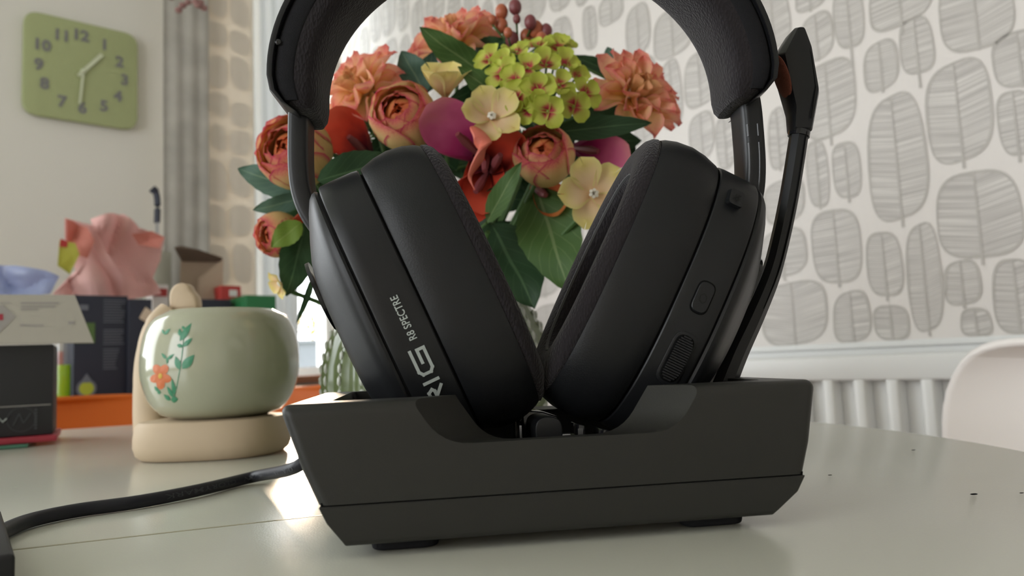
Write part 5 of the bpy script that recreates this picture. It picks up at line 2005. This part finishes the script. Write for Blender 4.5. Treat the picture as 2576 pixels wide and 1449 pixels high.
spathe('calla_lily', (800, 600), (735, 545), 90, .60, 'calla_red', 'dark red calla lily low at the left above the ear cup', 8, open_=1.0)

# curled coral petal of the centre calla
cl = bpy.data.objects['calla_lily.002']
cur = smooth_path([at(1192, 322, .505), at(1214, 352, .498), at(1208, 392, .497), at(1190, 425, .502), at(1182, 448, .506), at(1194, 478, .508)], 5)
o = tube('curled_edge', cur, [.0035, .0045, .0055, .0062, .0066, .0066, .0064, .0060, .0056, .0052, .0048, .0044, .0040, .0036, .0032, .0028, .0024, .0020, .0018, .0015, .0013, .0011, .0009, .0007, .0006, .0005], 'coral_rim' if 'coral_rim' in MATS else mat('coral_rim', (.60, .14, .09), .5), n=10, flat=(1, .45))
wparent(o, cl)

# --- berries
BER = [(1296, 18, 'berry_plum', 15), (1262, 30, 'berry_orange', 15), (1262, 64, 'berry_orange', 15), (1288, 100, 'berry_plum', 16), (1334, 56, 'berry_plum', 14),
       (1348, 74, 'berry_orange', 17), (1374, 78, 'berry_plum', 14), (1324, 92, 'berry_orange', 15), (1238, 50, 'berry_orange', 10), (1300, 48, 'berry_plum', 9), (1362, 98, 'berry_orange', 13), (1278, 82, 'berry_orange', 10)]
bt = thing('berry_sprig', at(1310, 130, .60), 'sprig of terracotta and plum berries at the very top of the bouquet', 'berries')
for x, y, m, r_px in BER:
    c = at(x, y, .60 + rr.uniform(-.015, .015)); r_ = r_px / FPX * .6 * 1.22
    wparent(sphere('berry', c, r_, m, sc=(.95, .95, 1.2), seg=14), bt)
    wparent(tube('stalk', smooth_path([c - Z_ * r_, at(x * .6 + 1305 * .4, y + 45, .61), at(1308, 150, .62)], 3), .0009, 'stem_green', n=5), bt)
add_stem(bt, at(1310, 150, .62))

# --- leaves
sprig('broad pointed dark green leaf at upper left of the bouquet', [(1225, 190, .60, 1056, 68, .57, 84, 'leaf_mid', .35)])
sprig('wide blue green leaves left of the cream side blossom', [(1070, 235, .60, 1010, 128, .59, 90, 'leaf_blue', .2), (1060, 235, .61, 1090, 130, .60, 70, 'leaf_blue', -.3)])
sprig('dark green leaf between the two cream blossoms', [(1320, 300, .56, 1152, 168, .53, 92, 'leaf_mid', -.3)])
sprig('long pointed green leaf reaching right below the coral dahlia', [(1385, 335, .54, 1640, 309, .545, 62, 'leaf_dark', .15), (1400, 318, .545, 1560, 322, .55, 40, 'leaf_mid', .2)])
sprig('green leaf tips behind the large coral dahlia at upper right', [(1560, 215, .63, 1528, 118, .63, 62, 'leaf_blue', .2), (1560, 190, .64, 1440, 140, .63, 44, 'leaf_dark', 0), (1430, 150, .62, 1388, 86, .61, 34, 'leaf_dark', .2)])
sprig('large curved dark leaf resting above the left ear cup', [(800, 455, .50, 1000, 400, .53, 96, 'leaf_dark', .2)])
sprig('grey green leaves pointing left at the edge of bouquet', [(760, 480, .60, 598, 424, .60, 78, 'leaf_blue', .1), (770, 495, .60, 636, 528, .60, 50, 'leaf_blue', .3), (770, 455, .61, 660, 470, .61, 60, 'leaf_dark', .1)])
sprig('bright lime leaf over the small pink ranunculus bud', [(758, 560, .575, 682, 622, .57, 62, 'leaf_lime', -.2)])
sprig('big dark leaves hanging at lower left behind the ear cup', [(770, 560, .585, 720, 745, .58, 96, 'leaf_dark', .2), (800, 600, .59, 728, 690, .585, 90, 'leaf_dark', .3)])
sprig('narrow upright green leaf between the ear cups', [(1225, 560, .52, 1312, 408, .50, 58, 'leaf_mid', .3), (1190, 590, .54, 1240, 470, .53, 50, 'leaf_dark', .3)])
sprig('largest serrated dark green leaf with pale midrib between ear cups', [(1350, 468, .56, 1432, 735, .53, 168, 'leaf_mid', -.15)])
sprig('broad dark leaf hanging low beside the left ear cushion', [(1235, 560, .57, 1345, 775, .545, 170, 'leaf_dark', .25), (1220, 600, .58, 1300, 760, .57, 110, 'leaf_dark', .1)])
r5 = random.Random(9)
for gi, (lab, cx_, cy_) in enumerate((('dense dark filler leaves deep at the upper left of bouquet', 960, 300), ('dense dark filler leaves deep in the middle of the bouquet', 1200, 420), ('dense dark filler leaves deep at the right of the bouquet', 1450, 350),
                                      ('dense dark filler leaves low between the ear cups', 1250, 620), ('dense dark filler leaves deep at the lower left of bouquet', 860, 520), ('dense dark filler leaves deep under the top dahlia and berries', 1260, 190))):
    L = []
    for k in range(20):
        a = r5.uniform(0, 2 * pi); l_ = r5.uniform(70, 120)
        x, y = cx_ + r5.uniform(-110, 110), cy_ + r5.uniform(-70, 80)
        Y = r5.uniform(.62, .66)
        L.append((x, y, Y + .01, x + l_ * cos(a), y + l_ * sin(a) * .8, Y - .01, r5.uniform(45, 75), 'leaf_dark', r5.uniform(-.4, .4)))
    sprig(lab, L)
# thin leaf drooping over the vase at left
sprig('thin drooping leaf with pale underside over the vase at left', [(790, 690, .585, 745, 815, .58, 18, 'leaf_dark', .3)])
for o in bpy.data.objects:
    if o.type == 'MESH' and not o.data.materials:
        o.data.materials.append(MATS['gap_black'])
